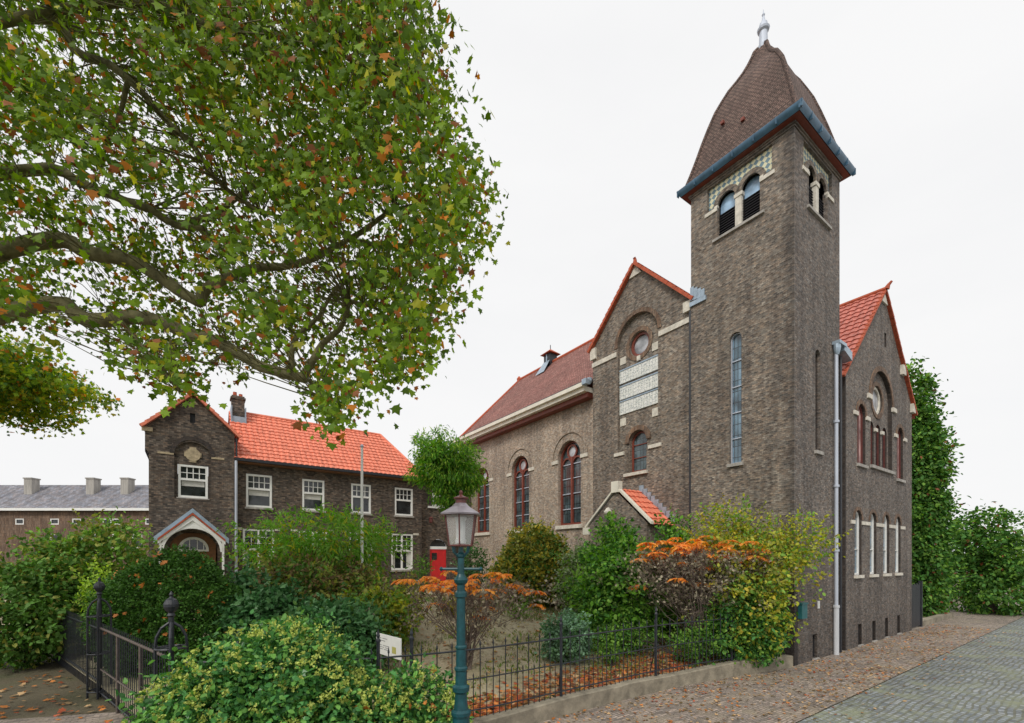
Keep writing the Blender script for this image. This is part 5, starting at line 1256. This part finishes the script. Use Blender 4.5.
# sumacs: bare branching stems under a flat layer of orange leaves
def sumac(label, p0, p1, py_top, py_bot, Z, seed, tips, under, bx=None):
    rr = random.Random(seed); xc = ((p0 + p1) / 2 - CX) / F * Z; rx = (p1 - p0) / 2 / F * Z
    zt = H + (HY - py_top) / F * Z; zb = H + (HY - py_bot) / F * Z
    bx = xc if bx is None else bx; b = Vector((bx, Z, gz(bx, Z))); t = wthing('sumac', b, label, 'shrub', 'orange leaved sumacs')
    st_ = MB(); fo = MB(); fork = [b + Vector((rr.uniform(-.2, .2), rr.uniform(-.15, .15), rr.uniform(.25, .7))) for _ in range(7)]
    for f_ in fork: st_.tube([b + Vector((rr.uniform(-.1, .1), 0, 0)), f_], [.035, .025], 6)
    for k in range(tips):
        a = rr.uniform(0, 2 * PI); q = math.sqrt(rr.random()); tx, ty_ = xc + q * rx * math.cos(a), Z + q * rx * .6 * math.sin(a)
        tz = zt + (zb - zt) * (rr.random() ** .7) * (1 if rr.random() < .75 else 2.4) - .12 * q + rr.gauss(0, .10)
        tip = Vector((tx, ty_, tz)); 
        if inside_building(tip): continue
        f_ = fork[k % 7]; m1 = f_.lerp(tip, .45) + Vector((rr.uniform(-.18, .18), rr.uniform(-.15, .15), rr.uniform(-.1, .12))); m2 = m1.lerp(tip, .6) + Vector((rr.uniform(-.1, .1), rr.uniform(-.1, .1), -.03))
        st_.tube([f_, m1, m2, tip], [.013, .010, .007, .004], 5)
        for j in range(5):
            q_ = m1.lerp(tip, rr.random()); st_.tube([q_, q_ + Vector((rr.uniform(-.3, .3), rr.uniform(-.25, .25), rr.uniform(.05, .3)))], [.007, .003], 4)
        if rr.random() < .8:
            for j in range(rr.randint(2, 7)):
                an = rr.uniform(0, 2 * PI); ax = Vector((math.cos(an), math.sin(an), .1)); p = tip.copy(); n1 = 6
                for s_ in range(n1):
                    p = p + ax * .040; ax = (ax + Vector((0, 0, -.14))).normalized(); sd_ = ax.cross(Vector((0, 0, 1)))
                    for g_ in (-1, 1): leaf(fo, p, sd_ * g_ + ax * .5 + Vector((0, 0, -.35)), Vector((0, 0, 1)) + rdir() * .3, rr.uniform(.09, .14), 'tuft' if rr.random() < .5 else 'lance', 0 if rr.random() < .8 else 1)
    if under:
        for k in range(under):
            p = Vector((xc + rr.gauss(0, rx * .52), Z + rr.gauss(0, rx * .3), zb + .05 - abs(rr.gauss(0, .62))))
            for j in range(5): q_ = p + rdir() * .12; st_.tube([q_, q_ + rdir() * .22], [.005, .003], 3, cap=False)
            for j in range(8):
                q_ = p + rdir() * .14
                if not inside_building(q_): leaf(fo, q_, rdir() + Vector((0, 0, -.5)), rdir(), rr.uniform(.06, .11), 'tuft', 2)
    st_.build('stem', 'twig', t, uv=False); fo.build('foliage', [LM['orange'], LM['orange_dark'], LM['dullbrown']], t, uv=False)
sumac('sumac with orange leaf tips over the lawn directly behind the street lamp', 402, 540, 563, 584, 10.6, 5, 44, 160, bx=-1.05)
sumac('denser sumac with a flat orange top in front of the tower', 636, 762, 536, 556, 12.2, 9, 96, 620, bx=5.0)
# trees beyond the gate on the right
for i, (px, pt, Z, wd, lab) in enumerate([(920, 366, 23.5, 24, 'tall dark green tree just beyond the far end of the church'), (992, 512, 24.5, 40, 'lower dark tree to the right of the tall one past the gate')]):
    x = (px - CX) / F * Z; b = Vector((x, Z, 0)); t = wthing('street_tree', b, lab, 'tree', 'dark trees beyond the side gate'); zt = H + (HY - pt) / F * Z; rx = wd / F * Z
    mb = MB(); mb.tube([b, b + Vector((.1, 0, 3)), b + Vector((0, 0, zt * .7)), b + Vector((0, 0, zt - .5))], [.22, .16, .1, .03], 8)
    for k in range(14): mb.tube([b + Vector((0, 0, zt * (.25 + .045 * k))), b + Vector((R.uniform(-1, 1) * rx * .8, R.uniform(-1, 1) * rx * .7, zt * (.3 + .045 * k)))], [.05, .01], 5)
    mb.build('trunk', 'bark2', t, uv=False)
    mb = MB(); cloud(mb, [(b.x, b.y, zt * .30, rx * 1.05, rx * .8, zt * .33), (b.x - .1 * rx, b.y, zt * .60, rx * .95, rx * .8, zt * .26), (b.x - .25 * rx, b.y, zt * .82, rx * .62, rx * .6, zt * .2)], 1900 if i == 0 else 800, 17, .2, .19, 'oval', [1, .6, .55, .05], lump=.3, shell=.35, droop=.4, zmin=.05)
    mb.build('crown', [LM[k] for k in ('darkgreen', 'fresh_dark', 'fresh', 'redberry')], t, uv=False)

# ---------------------------------------------------------------- fallen leaves and grass
def litter(name, label, pts_fn, n, mats, ws, size, lift=.012):
    mb = MB(); k = 0; g_ = 0
    while k < n and g_ < n * 20:
        g_ += 1; p = pts_fn()
        if p is None: continue
        k += 1; leaf(mb, Vector((p[0], p[1], p[2] + lift + R.random() * .012)), Vector((R.uniform(-1, 1), R.uniform(-1, 1), R.uniform(-.1, .25))), Vector((R.uniform(-.3, .3), R.uniform(-.3, .3), 1)), R.uniform(*size), 'lobed', pick(ws))
    o = mb.build(name, [LM[m_] for m_ in mats], uv=False); tag(o, label, 'leaves', kind='stuff')
def pav():
    x = R.uniform(-9, 14); y = max(R.uniform(-2.0, 1.5), -9) if R.random() < .88 else R.gauss(-2.0, .5); p = W(x, y)
    if p.x > 7.6 and L(p)[1] > -.05: return None
    if p.x < 7.6 and p.y > fy(p.x) - .2: return None
    dn = noise.noise(Vector((x * .6, y * .9, 3)))
    edge = (fy(p.x) - p.y) if p.x < 7.6 else -L(p)[1]
    if R.random() > .25 + .9 * max(0, dn) + .5 * math.exp(-abs(edge - .5) * 1.6): return None
    return (p.x, p.y, 0)
litter('fallen_leaves', 'brown and orange leaves scattered over the brick pavement', pav, 3600, ['fallen_tan', 'fallen_orange', 'fallen_red', 'brownish'], [1.3, .5, .25, .7], (.028, .07))
def gar():
    x = R.uniform(-3, 7.2); d_ = abs(R.gauss(0, .5 + .16 * max(0, x + 1))) + .12; y = fy(x) + d_
    if y > 30 or inside_building(Vector((x, y, 0))): return None
    if R.random() > .35 + .6 * (noise.noise(Vector((x * .7, y * .7, 0))) + .4): return None
    return (x, y, gz(x, y))
litter('fallen_leaves', 'thick drift of orange red leaves inside the iron fence', gar, 5200, ['fallen_orange', 'fallen_red', 'fallen_tan', 'brownish'], [.9, 1.1, .7, .4], (.05, .11), .02)
def far_():
    x = R.uniform(-5, 3.5); y = R.uniform(9, 21)
    if y < fy(x) + .3 or inside_building(Vector((x, y, 0))): return None
    return (x, y, gz(x, y))
litter('fallen_leaves', 'sparse yellow and brown leaves dotted over the garden lawn', far_, 2200, ['fallen_tan', 'fallen_orange', 'ochre', 'brownish'], [1, .5, .6, .9], (.05, .10), .02)
def leftp():
    x = R.uniform(-12, -4.5); y = R.uniform(3.5, 12)
    if y > fy(x) - .1: return None
    return (x, y, 0)
litter('fallen_leaves', 'large orange leaves lying below the iron railing at left', leftp, 500, ['fallen_orange', 'fallen_red', 'fallen_tan'], [1, .5, .6], (.06, .13))
mb = MB(); k = 0
while k < 26000:
    x = R.uniform(-6, 6); y = R.uniform(7.5, 21)
    if y < fy(x) + .1 or L((x, y))[0] > -.1: k += 1; continue
    v_ = noise.noise(Vector((x * .5, y * .5, 7))) + .35 * noise.noise(Vector((x * 2, y * 2, 1)))
    if v_ < .05: k += 1; continue
    k += 1; p = Vector((x, y, gz(x, y) - .01)); leaf(mb, p, Vector((R.uniform(-.5, .5), R.uniform(-.5, .5), 1)), rdir(), R.uniform(.05, .13), 'lance', 0 if R.random() < .75 else 1)
tag(mb.build('grass', [LM['grass'], LM['olive']], uv=False), 'rough green grass growing in patches on the garden lawn', 'grass', kind='stuff')
for o in bpy.data.objects:
    if '_o' in o: del o['_o']
